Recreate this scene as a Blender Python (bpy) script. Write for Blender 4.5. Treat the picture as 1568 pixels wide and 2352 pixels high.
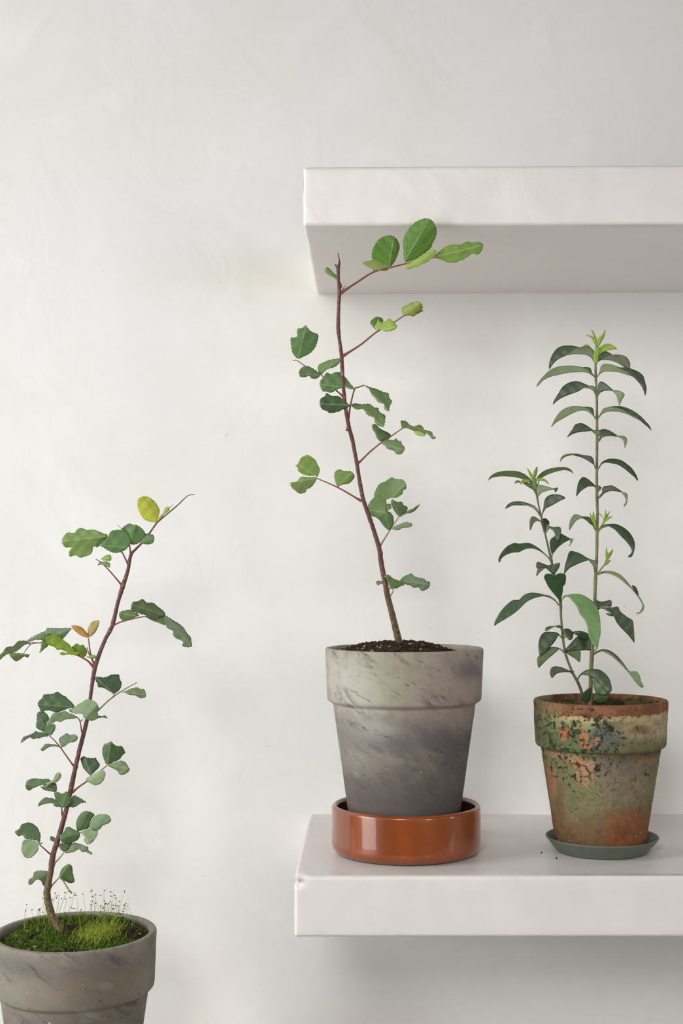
import bpy, bmesh, math, random
from mathutils import Vector, noise, Matrix
from mathutils.geometry import delaunay_2d_cdt

for o in list(bpy.data.objects):
    bpy.data.objects.remove(o)
S = bpy.context.scene
COL = S.collection
PI = math.pi

# ------------------------------------------------------------------ camera
F = 3150.0                       # focal length in pixels of the 1568x2352 frame
U0, V0 = 850.0, 1303.0           # where the level line of sight meets the frame
CAMZ = 1.30
DW, DF = 1.803, 1.442            # distance to the wall and to the shelf fronts
cam_d = bpy.data.cameras.new('camera')
cam = bpy.data.objects.new('camera', cam_d)
COL.objects.link(cam)
cam.location = (0, -DW, CAMZ)
cam.rotation_euler = (PI / 2, 0, 0)
cam_d.sensor_width = 36
cam_d.lens = 36 * F / 2352
cam_d.shift_x = (784 - U0) / 2352
cam_d.shift_y = (V0 - 1176) / 2352
cam_d.clip_start = 0.05
S.camera = cam

# ------------------------------------------------------------------ light
S.view_settings.view_transform = 'Standard'
S.view_settings.look = 'None'
S.view_settings.gamma = 1
S.view_settings.use_curve_mapping = False
S.view_settings.exposure = 0.07

w = bpy.data.worlds.new('room_light')
S.world = w
w.use_nodes = True
bg = w.node_tree.nodes['Background']
bg.inputs[0].default_value = (0.965, 0.985, 1.0, 1)
bg.inputs[1].default_value = 0.09

def area(name, loc, target, sx, sy, power, color, spread=180):
    d = bpy.data.lights.new(name, 'AREA')
    d.shape = 'RECTANGLE'
    d.size, d.size_y = sx, sy
    d.energy = power
    d.color = color
    d.spread = math.radians(spread)
    o = bpy.data.objects.new(name, d)
    COL.objects.link(o)
    o.location = loc
    o.rotation_euler = (Vector(target) - Vector(loc)).to_track_quat('-Z', 'Y').to_euler()
    return o
area('upper_side_window_light', (-2.3, -1.25, 2.1), (-0.15, -0.1, 1.3), 1.2, 1.3, 36, (0.99, 1.0, 0.985))
area('lower_side_window_light', (-2.0, -1.45, 1.1), (-0.15, 0.0, 1.2), 1.0, 1.2, 19.5, (1.0, 0.995, 0.98))
area('front_window_light', (-0.4, -2.5, 2.05), (0.1, 0.0, 1.05), 0.6, 0.6, 3.1, (1.0, 0.985, 0.965), 70)
area('far_window_light', (1.3, -2.3, 1.5), (0.15, 0, 1.25), 0.35, 0.9, 9.0, (1.0, 0.965, 0.94))
area('added_strip_light', (2.1, -0.95, 1.35), (0.1, -0.25, 1.05), 0.16, 0.8, 4.0, (1.0, 0.975, 0.95))  # unseen strip light, added to put a highlight on the saucer's right

# ------------------------------------------------------------------ helpers
def lin(c):
    return tuple(((x / 255) / 12.92 if x / 255 <= 0.04045 else ((x / 255 + 0.055) / 1.055) ** 2.4) for x in c)

def P(u, v, D):
    """point at distance D from the camera plane seen at frame position u, v"""
    return Vector(((u - U0) * D / F, D - DW, CAMZ - (v - V0) * D / F))

def tag(o, label=None, cat=None, group=None, kind=None):
    if label: o['label'] = label
    if cat: o['category'] = cat
    if group: o['group'] = group
    if kind: o['kind'] = kind
    return o

def empty(name, loc):
    o = bpy.data.objects.new(name, None)
    o.empty_display_size = 0.05
    COL.objects.link(o)
    o.location = loc
    return o

def mesh_obj(name, bm, mats, parent=None, smooth=True, origin=None):
    me = bpy.data.meshes.new(name)
    if origin is not None:
        bmesh.ops.translate(bm, verts=bm.verts, vec=-Vector(origin))
    bm.to_mesh(me)
    bm.free()
    for m in (mats if isinstance(mats, (list, tuple)) else [mats]):
        me.materials.append(m)
    if smooth:
        for p in me.polygons: p.use_smooth = True
    o = bpy.data.objects.new(name, me)
    COL.objects.link(o)
    if origin is not None: o.location = origin
    if parent is not None:
        o.parent = parent
        # everything is authored in world space; keep it there
        par = Vector((0, 0, 0)); q = parent
        while q is not None:
            par += q.location; q = q.parent
        o.location = o.location - par
    return o

def lathe(prof, center, seg=128, wob=0.0, seed=0):
    bm = bmesh.new()
    rings = []
    for i, (r, z) in enumerate(prof):
        if r < 1e-6:
            rings.append([bm.verts.new((center[0], center[1], center[2] + z))])
            continue
        ring = []
        for k in range(seg):
            a = 2 * PI * k / seg
            rr = r
            if wob:
                n = noise.noise(Vector((math.cos(a) * 2.2, math.sin(a) * 2.2, z * 25 + seed)))
                n2 = noise.noise(Vector((math.cos(a) * 9, math.sin(a) * 9, z * 110 + seed)))
                rr = r * (1 + wob * (n * 0.6 + n2 * 0.4))
            ring.append(bm.verts.new((center[0] + rr * math.cos(a), center[1] + rr * math.sin(a), center[2] + z)))
        rings.append(ring)
    for a, b in zip(rings, rings[1:]):
        na, nb = len(a), len(b)
        if na == 1 and nb == 1: continue
        for k in range(seg):
            k2 = (k + 1) % seg
            if na == 1: bm.faces.new((a[0], b[k2], b[k]))
            elif nb == 1: bm.faces.new((a[k], a[k2], b[0]))
            else: bm.faces.new((a[k], a[k2], b[k2], b[k]))
    bmesh.ops.recalc_face_normals(bm, faces=bm.faces)
    return bm

def densify(prof, step):
    out = [prof[0]]
    for a, b in zip(prof, prof[1:]):
        d = math.dist(a, b)
        n = max(1, int(d / step))
        for i in range(1, n + 1):
            out.append((a[0] + (b[0] - a[0]) * i / n, a[1] + (b[1] - a[1]) * i / n))
    return out

def round_prof(prof, r, seg=4):
    """soften the inner corners of a polyline"""
    out = [prof[0]]
    for i in range(1, len(prof) - 1):
        a, b, c = Vector(prof[i - 1]), Vector(prof[i]), Vector(prof[i + 1])
        rr = min(r, (a - b).length * 0.45, (c - b).length * 0.45)
        p0 = b + (a - b).normalized() * rr
        p1 = b + (c - b).normalized() * rr
        for k in range(seg + 1):
            t = k / seg
            q = p0 * (1 - t) ** 2 + b * 2 * t * (1 - t) + p1 * t * t
            out.append((q.x, q.y))
    out.append(prof[-1])
    return out

def tube(bm, pts, rads, seg=10, bump=0.0, seed=0, cap=True):
    """a tapering round rod through pts"""
    n = len(pts)
    rings = []
    up = Vector((0, -1, 0))
    for i in range(n):
        t = (pts[min(i + 1, n - 1)] - pts[max(i - 1, 0)]).normalized()
        x = t.cross(up)
        if x.length < 1e-3: x = t.cross(Vector((1, 0, 0)))
        x.normalize()
        y = t.cross(x).normalized()
        ring = []
        for k in range(seg):
            a = 2 * PI * k / seg
            r = rads[i]
            if bump:
                r *= 1 + bump * noise.noise(Vector((math.cos(a) * 1.5 + seed, math.sin(a) * 1.5, i * 0.9)))
            ring.append(bm.verts.new(pts[i] + (x * math.cos(a) + y * math.sin(a)) * r))
        rings.append(ring)
    for a, b in zip(rings, rings[1:]):
        for k in range(seg):
            bm.faces.new((a[k], a[(k + 1) % seg], b[(k + 1) % seg], b[k]))
    if cap:
        bm.faces.new(rings[0])
        bm.faces.new(list(reversed(rings[-1])))

def catmull(pts, sub, closed=False):
    n = len(pts)
    out = []
    rng = range(n) if closed else range(n - 1)
    for i in rng:
        if closed:
            p = [pts[(i + j - 1) % n] for j in range(4)]
        else:
            p = [pts[max(i - 1, 0)], pts[i], pts[i + 1], pts[min(i + 2, n - 1)]]
        for k in range(sub):
            t = k / sub
            q = []
            for d in range(len(p[0])):
                a, b, c, e = p[0][d], p[1][d], p[2][d], p[3][d]
                q.append(0.5 * ((2 * b) + (c - a) * t + (2 * a - 5 * b + 4 * c - e) * t * t + (3 * b - a - 3 * c + e) * t ** 3))
            out.append(tuple(q))
    if not closed: out.append(tuple(pts[-1]))
    return out

# ------------------------------------------------------------------ node helpers
class NT:
    def __init__(s, name):
        s.m = bpy.data.materials.new(name)
        s.m.use_nodes = True
        s.t = s.m.node_tree
        s.b = s.t.nodes['Principled BSDF']
        s.out = s.t.nodes['Material Output']
    def n(s, typ, **kw):
        nd = s.t.nodes.new(typ)
        for k, v in kw.items(): setattr(nd, k, v)
        return nd
    def link(s, a, b): s.t.links.new(a, b)
    def val(s, sock, v):
        if hasattr(v, 'is_output') or isinstance(v, bpy.types.NodeSocket): s.link(v, sock)
        else: sock.default_value = v
    def coord(s, scale=(1, 1, 1), rot=(0, 0, 0), loc=(0, 0, 0), kind='Object'):
        tc = s.n('ShaderNodeTexCoord')
        mp = s.n('ShaderNodeMapping')
        mp.inputs['Scale'].default_value = scale
        mp.inputs['Rotation'].default_value = rot
        mp.inputs['Location'].default_value = loc
        s.link(tc.outputs[kind], mp.inputs[0])
        return mp.outputs[0]
    def streak(s, angle, stretch, loc=(0, 0, 0)):
        tc = s.n('ShaderNodeTexCoord')
        m1 = s.n('ShaderNodeMapping'); m1.inputs['Rotation'].default_value = (0, angle, 0)
        m2 = s.n('ShaderNodeMapping'); m2.inputs['Scale'].default_value = (1, 1, stretch); m2.inputs['Location'].default_value = loc
        s.link(tc.outputs['Object'], m1.inputs[0]); s.link(m1.outputs[0], m2.inputs[0])
        return m2.outputs[0]
    def noise(s, vec, scale, detail=4, rough=0.55, dist=0.0):
        nd = s.n('ShaderNodeTexNoise')
        nd.inputs['Scale'].default_value = scale
        nd.inputs['Detail'].default_value = detail
        nd.inputs['Roughness'].default_value = rough
        nd.inputs['Distortion'].default_value = dist
        s.link(vec, nd.inputs['Vector'])
        return nd.outputs['Fac']
    def ramp(s, fac, a, b, lo=0.0, hi=1.0):
        mr = s.n('ShaderNodeMapRange')
        mr.interpolation_type = 'SMOOTHSTEP'
        s.val(mr.inputs[0], fac)
        mr.inputs[1].default_value = a; mr.inputs[2].default_value = b
        mr.inputs[3].default_value = lo; mr.inputs[4].default_value = hi
        return mr.outputs[0]
    def math(s, op, a, b=0.0, c=0.0):
        nd = s.n('ShaderNodeMath', operation=op)
        s.val(nd.inputs[0], a); s.val(nd.inputs[1], b); s.val(nd.inputs[2], c)
        return nd.outputs[0]
    def mix(s, fac, a, b, mode='MIX'):
        nd = s.n('ShaderNodeMix', data_type='RGBA', blend_type=mode)
        s.val(nd.inputs[0], fac)
        for sock, v in ((nd.inputs[6], a), (nd.inputs[7], b)):
            if isinstance(v, tuple): sock.default_value = (*v[:3], 1)
            else: s.link(v, sock)
        return nd.outputs[2]
    def bump(s, h, strength, dist=0.001, prev=None):
        nd = s.n('ShaderNodeBump')
        nd.inputs['Strength'].default_value = strength
        nd.inputs['Distance'].default_value = dist
        s.link(h, nd.inputs['Height'])
        if prev is not None: s.link(prev, nd.inputs['Normal'])
        return nd.outputs[0]
    def xyz(s, vec):
        nd = s.n('ShaderNodeSeparateXYZ'); s.link(vec, nd.inputs[0]); return nd.outputs
    def blob(s, X, Z, cx, cz, rx, rz, nz=None, amp=0.5, soft=0.5):
        """soft edged stain centred at cx, cz"""
        a = s.math('DIVIDE', s.math('SUBTRACT', X, cx), rx)
        b = s.math('DIVIDE', s.math('SUBTRACT', Z, cz), rz)
        d = s.math('SQRT', s.math('ADD', s.math('MULTIPLY', a, a), s.math('MULTIPLY', b, b)))
        if nz is not None:
            d = s.math('ADD', d, s.math('MULTIPLY', s.math('SUBTRACT', nz, 0.5), amp * 4))
        return s.ramp(d, 1 + soft, 1 - soft)

# ------------------------------------------------------------------ materials of the room
def plaster(name, base, warm, cool, amt=1.0, rough=0.6, bs=0.25, spec=0.3, patches=()):
    t = NT(name)
    v = t.coord()
    big = t.noise(v, 2.3, 4, 0.6, 0.6)
    mid = t.noise(v, 7.0, 5, 0.62, 0.8)
    fine = t.noise(v, 45, 4, 0.6, 0.2)
    c = t.mix(t.ramp(big, 0.42, 0.66, 0, 0.85 * amt), base, warm)
    c = t.mix(t.ramp(t.noise(t.coord(loc=(3, 1, 7)), 3.1, 4, 0.6, 0.8), 0.5, 0.72, 0, 0.8 * amt), c, cool)
    c = t.mix(t.ramp(mid, 0.5, 0.72, 0, 0.55 * amt), c, tuple(min(0.93, x * 1.07) for x in base))
    c = t.mix(t.ramp(fine, 0.35, 0.7, 0.0, 0.12 * amt), c, tuple(x * 0.88 for x in base))
    for bx, bz, rx, rz, col, am in patches:
        X, Y, Z = t.xyz(v)
        c = t.mix(t.math('MULTIPLY', t.blob(X, Z, bx, bz, rx, rz, mid, 0.5, 0.9), am), c, col)
    sp = t.noise(t.coord(loc=(9, 2, 1)), 130, 2, 0.5, 0)
    c = t.mix(t.ramp(sp, 0.745, 0.78, 0, 0.35), c, tuple(x * 0.5 for x in warm))
    t.link(c, t.b.inputs['Base Color'])
    t.b.inputs['Roughness'].default_value = rough
    t.b.inputs['Specular IOR Level'].default_value = spec
    h = t.math('ADD', t.math('MULTIPLY', mid, 1.0), t.math('MULTIPLY', fine, 0.12))
    t.b.inputs['Base Color'].default_value = (1, 1, 1, 1)
    bp = t.bump(h, bs, 0.012)
    t.link(bp, t.b.inputs['Normal'])
    return t.m
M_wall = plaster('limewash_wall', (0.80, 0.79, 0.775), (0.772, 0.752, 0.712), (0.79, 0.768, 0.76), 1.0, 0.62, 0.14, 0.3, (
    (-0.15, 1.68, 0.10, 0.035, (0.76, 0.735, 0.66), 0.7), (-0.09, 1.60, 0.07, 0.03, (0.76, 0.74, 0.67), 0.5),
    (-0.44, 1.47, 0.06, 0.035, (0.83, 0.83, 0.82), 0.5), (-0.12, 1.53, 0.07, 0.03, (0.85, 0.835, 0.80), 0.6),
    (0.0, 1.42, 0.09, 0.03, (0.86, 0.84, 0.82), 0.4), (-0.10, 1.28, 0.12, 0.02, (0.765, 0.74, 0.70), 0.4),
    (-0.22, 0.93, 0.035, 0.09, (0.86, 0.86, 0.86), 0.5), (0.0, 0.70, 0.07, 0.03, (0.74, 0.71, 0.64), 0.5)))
M_shelf = plaster('shelf_plaster', (0.775, 0.73, 0.712), (0.735, 0.715, 0.67), (0.73, 0.69, 0.685), 0.9, 0.38, 0.12, 0.45)
M_shelf_chipped = plaster('chipped_shelf_plaster', (0.755, 0.705, 0.69), (0.735, 0.715, 0.67), (0.72, 0.68, 0.675), 0.9, 0.38, 0.12, 0.45, (
    (0.006, 0.0595, 0.0045, 0.0030, (0.34, 0.30, 0.25), 0.85),))
M_floor = plaster('floor_screed', (0.50, 0.48, 0.45), (0.46, 0.44, 0.40), (0.47, 0.45, 0.44), 0.8, 0.5, 0.2)

def box(name, x0, x1, y0, y1, z0, z1, mat, bevel=0.0):
    bm = bmesh.new()
    bmesh.ops.create_cube(bm, size=1)
    for v in bm.verts:
        v.co = Vector((x0 + (v.co.x + .5) * (x1 - x0), y0 + (v.co.y + .5) * (y1 - y0), z0 + (v.co.z + .5) * (z1 - z0)))
    if bevel:
        bmesh.ops.bevel(bm, geom=list(bm.edges), offset=bevel, segments=3, affect='EDGES', profile=0.5)
    return mesh_obj(name, bm, mat, smooth=False)
tag(box('wall_back', -2.6, 2.4, 0.0, 0.12, 0, 2.8, M_wall), kind='structure')
tag(box('floor', -2.6, 2.4, -3.6, 0.0, -0.1, 0, M_floor), kind='structure')

# ------------------------------------------------------------------ shelves
def shelf(name, xl, zb, zt, yf, rise, seed, chip=False):
    """a thick plastered slab with a hand rounded edge, growing out of the wall"""
    bm = bmesh.new()
    r = 0.0042
    H, W = zt - zb, -yf
    # outline in (y, z), starting at the wall on top, going round the front
    prof = []
    def seg(a, b, n, last=False):
        for i in range(n + (1 if last else 0)):
            prof.append((a[0] + (b[0] - a[0]) * i / n, a[1] + (b[1] - a[1]) * i / n))
    seg((0.004, zt), (yf + r, zt), 26)
    for i in range(6):
        a = PI / 2 + (PI / 2) * i / 6
        prof.append((yf + r + r * math.cos(a), zt - r + r * math.sin(a)))
    seg((yf, zt - r), (yf, zb + r), 14)
    for i in range(6):
        a = PI + (PI / 2) * i / 6
        prof.append((yf + r + r * math.cos(a), zb + r + r * math.sin(a)))
    seg((yf + r, zb), (0.004, zb), 26, True)
    xs = [xl + r * (1 - math.cos(k / 6 * PI / 2)) for k in range(7)]
    xs = [xl + r - r * math.cos((k / 6) * PI / 2) for k in range(7)]
    inset = [r - r * math.sin((k / 6) * PI / 2) for k in range(7)]
    x = xs[-1]
    while x < xl + 1.15:
        x += 0.005 if x < 0.5 else 0.05
        xs.append(x); inset.append(0)
    cy, cz = yf / 2, (zb + zt) / 2
    rings = []
    for x, ins in zip(xs, inset):
        ring = []
        for (y, z) in prof:
            yy = y if y > 0 else max(y, yf + ins)
            zz = min(max(z, zb + ins), zt - ins)
            p = Vector((x, yy, zz))
            q = p * 1.0 + Vector((seed, 0, 0))
            n1 = noise.noise(q * 9); n2 = noise.noise(q * 42); n3 = noise.noise(q * 150)
            corner = min(abs(z - zb), abs(zt - z)) < r * 1.5 and abs(y - yf) < r * 1.5
            d = n1 * 0.0008 + n2 * 0.0004 + (n3 * 0.00035 + max(0, n2) * -0.0004 if corner else n3 * 0.00006)
            dirv = Vector((0, 1 if abs(y - yf) < r else 0, 0)) * -1
            if y > yf + r * 0.9: dirv = Vector((0, 0, 1 if z > cz else -1))
            p += dirv * d
            if ins > 0 or x < xl + 0.02:
                p.x += (n2 * 0.0006 + n3 * 0.0005) * (1 if x < xl + 0.006 else 0.3)
            if chip:
                c = Vector((xl + 0.003, yf + 0.001, zt - 0.004))
                dd = (p - c).length
                if dd < 0.0085:
                    p += Vector((0.7, 0.9, -0.75)) * (0.0085 - dd) * (0.55 + 0.5 * n3)
            p.z += rise * (x - xl)
            ring.append(bm.verts.new(p))
        rings.append(ring)
    for a, b in zip(rings, rings[1:]):
        for k in range(len(prof) - 1):
            bm.faces.new((a[k], a[k + 1], b[k + 1], b[k]))
    bm.faces.new(rings[0]); bm.faces.new(list(reversed(rings[-1])))
    bmesh.ops.recalc_face_normals(bm, faces=bm.faces)
    org = Vector((xl, 0, zb))
    return mesh_obj(name, bm, M_shelf_chipped if chip else M_shelf, origin=org)
ZT = CAMZ - 709 * DF / F          # top of the lower shelf
YF = DF - DW
s1 = shelf('plaster_shelf', -0.0705, CAMZ + 783.5 * DF / F, CAMZ + 920.5 * DF / F, YF, 0.0055, 3.1)
tag(s1, 'thick off-white plaster shelf with its underside showing, behind the top of the middle sapling', 'shelf', 'built-in plaster shelves')
s2 = shelf('plaster_shelf', -0.0800, CAMZ - 850 * DF / F, ZT, YF, 0.0, 8.4, True)
tag(s2, 'lower thick off-white plaster shelf with a chipped corner, carrying two potted plants', 'shelf', 'built-in plaster shelves')
# the low ledge, just under the frame, that carries the left pot
POT1_D = 1.532
Z1 = CAMZ - (2141 + 453 * 1.022 - V0) * POT1_D / F
tag(box('trim_1', -1.9, -0.12, -0.42, 0.0, 0.0, Z1, M_shelf, 0.005), kind='structure')

# ------------------------------------------------------------------ pot materials
def grey_clay(name, seed, zb, zt, tone=1.0, spots=()):
    """zb, zt: foot and rim height in the pot's own coordinates"""
    t = NT(name)
    v = t.coord()
    X, Y, Z = t.xyz(v)
    n1 = t.noise(t.streak(-0.50, 2.2, (seed, seed, seed)), 12, 5, 0.62, 0.5)
    n2 = t.noise(t.streak(-0.55, 4.0, (seed * 2, 1, 1)), 17, 7, 0.72, 0.5)
    n3 = t.noise(t.coord(loc=(seed, 5, 2)), 17, 5, 0.62, 0.4)
    n4 = t.noise(t.streak(-0.45, 3.2, (seed, 2, 9)), 130, 4, 0.68, 0.3)
    n5 = t.noise(t.coord(loc=(seed, 1, 6)), 70, 5, 0.65, 0.2)
    hgt = t.math('DIVIDE', t.math('SUBTRACT', Z, zb), zt - zb)
    hh = t.math('ADD', hgt, t.math('MULTIPLY', t.math('SUBTRACT', n1, 0.5), 1.0))
    def C(*rgb): return tuple(x * tone for x in lin(rgb))
    c = t.mix(t.ramp(hh, 0.25, 0.95), C(100, 93, 88), C(160, 152, 140))
    c = t.mix(t.ramp(n3, 0.50, 0.72, 0, 0.5), c, C(140, 145, 116))        # greenish algae bloom
    c = t.mix(t.ramp(n5, 0.42, 0.66, 0, 0.45), c, C(124, 112, 102))
    nf = t.math('ADD', t.math('MULTIPLY', n1, 0.55), t.math('MULTIPLY', n5, 0.45))
    for bx, f, rx, rz, rgb, am in spots:
        c = t.mix(t.math('MULTIPLY', t.blob(X, Z, bx, zb + (zt - zb) * f, rx, rz, nf, 0.75, 0.8), am), c, C(*rgb))
    c = t.mix(t.ramp(n2, 0.52, 0.70, 0, 0.7), c, C(88, 81, 84))          # violet smoke streaks
    c = t.mix(t.ramp(t.noise(t.streak(-0.5, 1.8, (seed, 8, 8)), 12, 5, 0.65, 0.4), 0.58, 0.74, 0, 0.45), c, C(184, 186, 178))
    dark = t.math('MULTIPLY', t.ramp(n4, 0.58, 0.66), t.ramp(n2, 0.46, 0.60, 0.0, 0.85))
    c = t.mix(dark, c, lin((62, 56, 62)))
    c = t.mix(t.ramp(t.noise(t.coord(loc=(seed, 3, 3)), 210, 1, 0.4, 0), 0.79, 0.81, 0, 0.7), c, lin((190, 186, 176)))
    t.link(c, t.b.inputs['Base Color'])
    t.b.inputs['Roughness'].default_value = 0.85
    t.b.inputs['Specular IOR Level'].default_value = 0.2
    t.link(t.bump(t.math('ADD', n4, t.math('MULTIPLY', n2, 1.5)), 0.4, 0.0007), t.b.inputs['Normal'])
    return t.m

def mossy_terracotta(zb, zt):
    t = NT('weathered_terracotta')
    v = t.coord()
    X, Y, Z = t.xyz(v)
    H = zt - zb
    n1 = t.noise(t.coord(loc=(4, 4, 4)), 26, 6, 0.68, 0.5)
    n2 = t.noise(t.coord(loc=(7, 1, 4)), 60, 6, 0.7, 0.6)
    n3 = t.noise(t.coord(loc=(2, 9, 4)), 150, 4, 0.7, 0.8)
    n4 = t.noise(t.coord(scale=(1, 1, 0.45), loc=(2, 3, 4)), 18, 5, 0.6, 0.3)
    def z(f): return zb + H * f
    nb = t.math('ADD', t.math('MULTIPLY', n1, 0.6), t.math('MULTIPLY', n2, 0.4))
    c = t.mix(t.ramp(n1, 0.35, 0.65), lin((112, 102, 76)), lin((138, 124, 98)))
    hN = t.math('ADD', Z, t.math('MULTIPLY', t.math('SUBTRACT', n4, 0.5), 0.06))
    c = t.mix(t.ramp(hN, z(0.38), z(0.16), 0, 0.85), c, lin((112, 82, 54)))                      # damp brown foot
    ora = t.math('MULTIPLY', t.ramp(t.math('ADD', Z, t.math('MULTIPLY', n2, 0.006)), z(0.345), z(0.315)), t.ramp(t.math('ADD', X, t.math('MULTIPLY', n1, 0.05)), 0.012, 0.030))
    ora = t.math('MULTIPLY', ora, t.ramp(nb, 0.38, 0.60, 0.25, 1.0))
    c = t.mix(t.math('MULTIPLY', ora, t.ramp(hN, z(0.02), z(0.12), 0.4, 0.9)), c, lin((140, 84, 48)))
    c = t.mix(t.math('MULTIPLY', t.ramp(n2, 0.48, 0.64), t.ramp(Z, z(0.33), z(0.10), 0, 0.55)), c, lin((92, 60, 38)))
    c = t.mix(t.math('MULTIPLY', t.blob(X, Z, 0.03, z(0.07), 0.03, 0.010, nb, 0.6, 0.4), 0.6), c, lin((158, 92, 52)))
    c = t.mix(t.blob(X, Z, -0.034, z(0.50), 0.034, 0.038, nb, 0.4, 0.7), c, lin((118, 118, 80)))
    c = t.mix(t.math('MULTIPLY', t.blob(X, Z, 0.058, z(0.56), 0.022, 0.03, nb, 0.4, 0.6), 0.8), c, lin((118, 120, 82)))
    c = t.mix(t.math('MULTIPLY', t.blob(X, Z, 0.018, z(0.60), 0.04, 0.013, nb, 0.4, 0.6), 0.8), c, lin((112, 100, 96)))
    c = t.mix(t.math('MULTIPLY', t.blob(X, Z, 0.015, z(0.50), 0.035, 0.022, nb, 0.4, 0.8), 0.6), c, lin((136, 122, 106)))
    for bx, f, rx, rz, rgb in ((-0.027, 0.565, 0.010, 0.014, (172, 134, 104)), (-0.034, 0.62, 0.008, 0.005, (186, 128, 98)), (-0.050, 0.655, 0.018, 0.004, (176, 140, 112)),
                               (0.045, 0.645, 0.02, 0.005, (150, 112, 84)), (-0.061, 0.47, 0.008, 0.016, (158, 112, 84)), (-0.050, 0.27, 0.004, 0.03, (122, 90, 62))):
        c = t.mix(t.math('MULTIPLY', t.blob(X, Z, bx, z(f), rx, rz, n2, 0.8, 0.3), 0.85), c, lin(rgb))
    # collar
    col = t.ramp(Z, z(0.668), z(0.676))
    cc = t.mix(t.ramp(nb, 0.38, 0.6), lin((106, 104, 74)), lin((142, 132, 100)))
    cc = t.mix(t.blob(X, Z, -0.050, z(0.80), 0.028, 0.034, nb, 0.4, 0.6), cc, lin((96, 108, 72)))
    cc = t.mix(t.math('MULTIPLY', t.blob(X, Z, -0.040, z(0.88), 0.026, 0.010, nb, 0.5, 0.6), 0.8), cc, lin((150, 152, 106)))
    cc = t.mix(t.math('MULTIPLY', t.blob(X, Z, -0.006, z(0.78), 0.017, 0.017, nb, 0.7, 0.4), 0.9), cc, lin((88, 98, 92)))
    cc = t.mix(t.math('MULTIPLY', t.blob(X, Z, 0.050, z(0.85), 0.036, 0.018, nb, 0.5, 0.5), 0.9), cc, lin((176, 158, 128)))
    cc = t.mix(t.math('MULTIPLY', t.blob(X, Z, 0.032, z(0.84), 0.012, 0.005, nb, 0.6, 0.4), 0.8), cc, lin((122, 100, 68)))
    cc = t.mix(t.math('MULTIPLY', t.blob(X, Z, 0.035, z(0.72), 0.045, 0.010, nb, 0.4, 0.5), 0.7), cc, lin((104, 102, 72)))
    for bx, f, rx, rz in ((-0.047, 0.815, 0.006, 0.008), (-0.030, 0.785, 0.005, 0.006), (-0.026, 0.735, 0.006, 0.004), (-0.017, 0.77, 0.003, 0.004), (-0.033, 0.84, 0.003, 0.004)):
        cc = t.mix(t.math('MULTIPLY', t.blob(X, Z, bx, z(f), rx, rz, n2, 1.0, 0.12), 0.95), cc, lin((172, 116, 84)))
    rimz = t.math('ADD', Z, t.math('MULTIPLY', t.math('SUBTRACT', nb, 0.5), 0.030))
    cc = t.mix(t.math('MULTIPLY', t.ramp(rimz, z(0.885), z(0.905), 0, 0.85), t.ramp(X, -0.062, -0.040, 0.2, 1)), cc, lin((186, 168, 122)))
    rimf = t.math('MULTIPLY', t.ramp(rimz, z(0.925), z(0.935)), t.ramp(t.math('ADD', X, t.math('MULTIPLY', nb, 0.03)), -0.050, -0.030, 0.35, 1))
    cc = t.mix(rimf, cc, t.mix(t.ramp(n2, 0.4, 0.6), lin((118, 78, 56)), lin((142, 94, 68))))
    c = t.mix(col, c, cc)
    c = t.mix(t.ramp(n3, 0.40, 0.62, 0, 0.42), c, lin((84, 76, 54)))                             # fine grime
    # black lichen specks, dense left of centre
    dens = t.math('MAXIMUM', t.blob(X, Z, -0.034, z(0.76), 0.045, 0.05, nb, 0.3, 0.5), t.ramp(n1, 0.5, 0.7, 0.0, 0.35))
    speck = t.ramp(t.math('ADD', n3, t.math('MULTIPLY', dens, 0.12)), 0.645, 0.69)
    c = t.mix(t.math('MULTIPLY', speck, t.ramp(Z, z(0.25), z(0.45), 0.2, 0.92)), c, lin((44, 42, 28)))
    c = t.mix(t.math('MULTIPLY', t.ramp(t.noise(t.coord(loc=(1, 3, 3)), 230, 1, 0.4, 0), 0.755, 0.78, 0, 0.8), t.ramp(Z, z(0.40), z(0.3))), c, lin((205, 185, 158)))
    # inside of the pot: moss tones, with the hollow's shade painted dark
    rad = t.math('SQRT', t.math('ADD', t.math('MULTIPLY', X, X), t.math('MULTIPLY', Y, Y)))
    inside = t.math('MULTIPLY', t.ramp(rad, 139.5 * zt / 341, 137 * zt / 341), t.ramp(rimz, z(0.985), z(0.955)))
    inside = t.math('MULTIPLY', inside, t.ramp(Z, z(0.6), z(0.7)))
    c = t.mix(t.math('MULTIPLY', inside, t.ramp(X, -0.03, 0.02, 0.35, 0.95)), c, t.mix(t.ramp(n2, 0.4, 0.6), lin((46, 40, 26)), lin((84, 82, 48))))
    # inside
    inn = t.math('SQRT', t.math('ADD', t.math('MULTIPLY', X, X), t.math('MULTIPLY', Y, Y)))
    t.link(c, t.b.inputs['Base Color'])
    t.b.inputs['Roughness'].default_value = 0.88
    t.b.inputs['Specular IOR Level'].default_value = 0.2
    hh = t.math('ADD', t.math('MULTIPLY', n3, 0.5), t.math('ADD', n2, t.math('MULTIPLY', speck, 0.8)))
    t.link(t.bump(hh, 0.55, 0.0011), t.b.inputs['Normal'])
    return t.m

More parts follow.
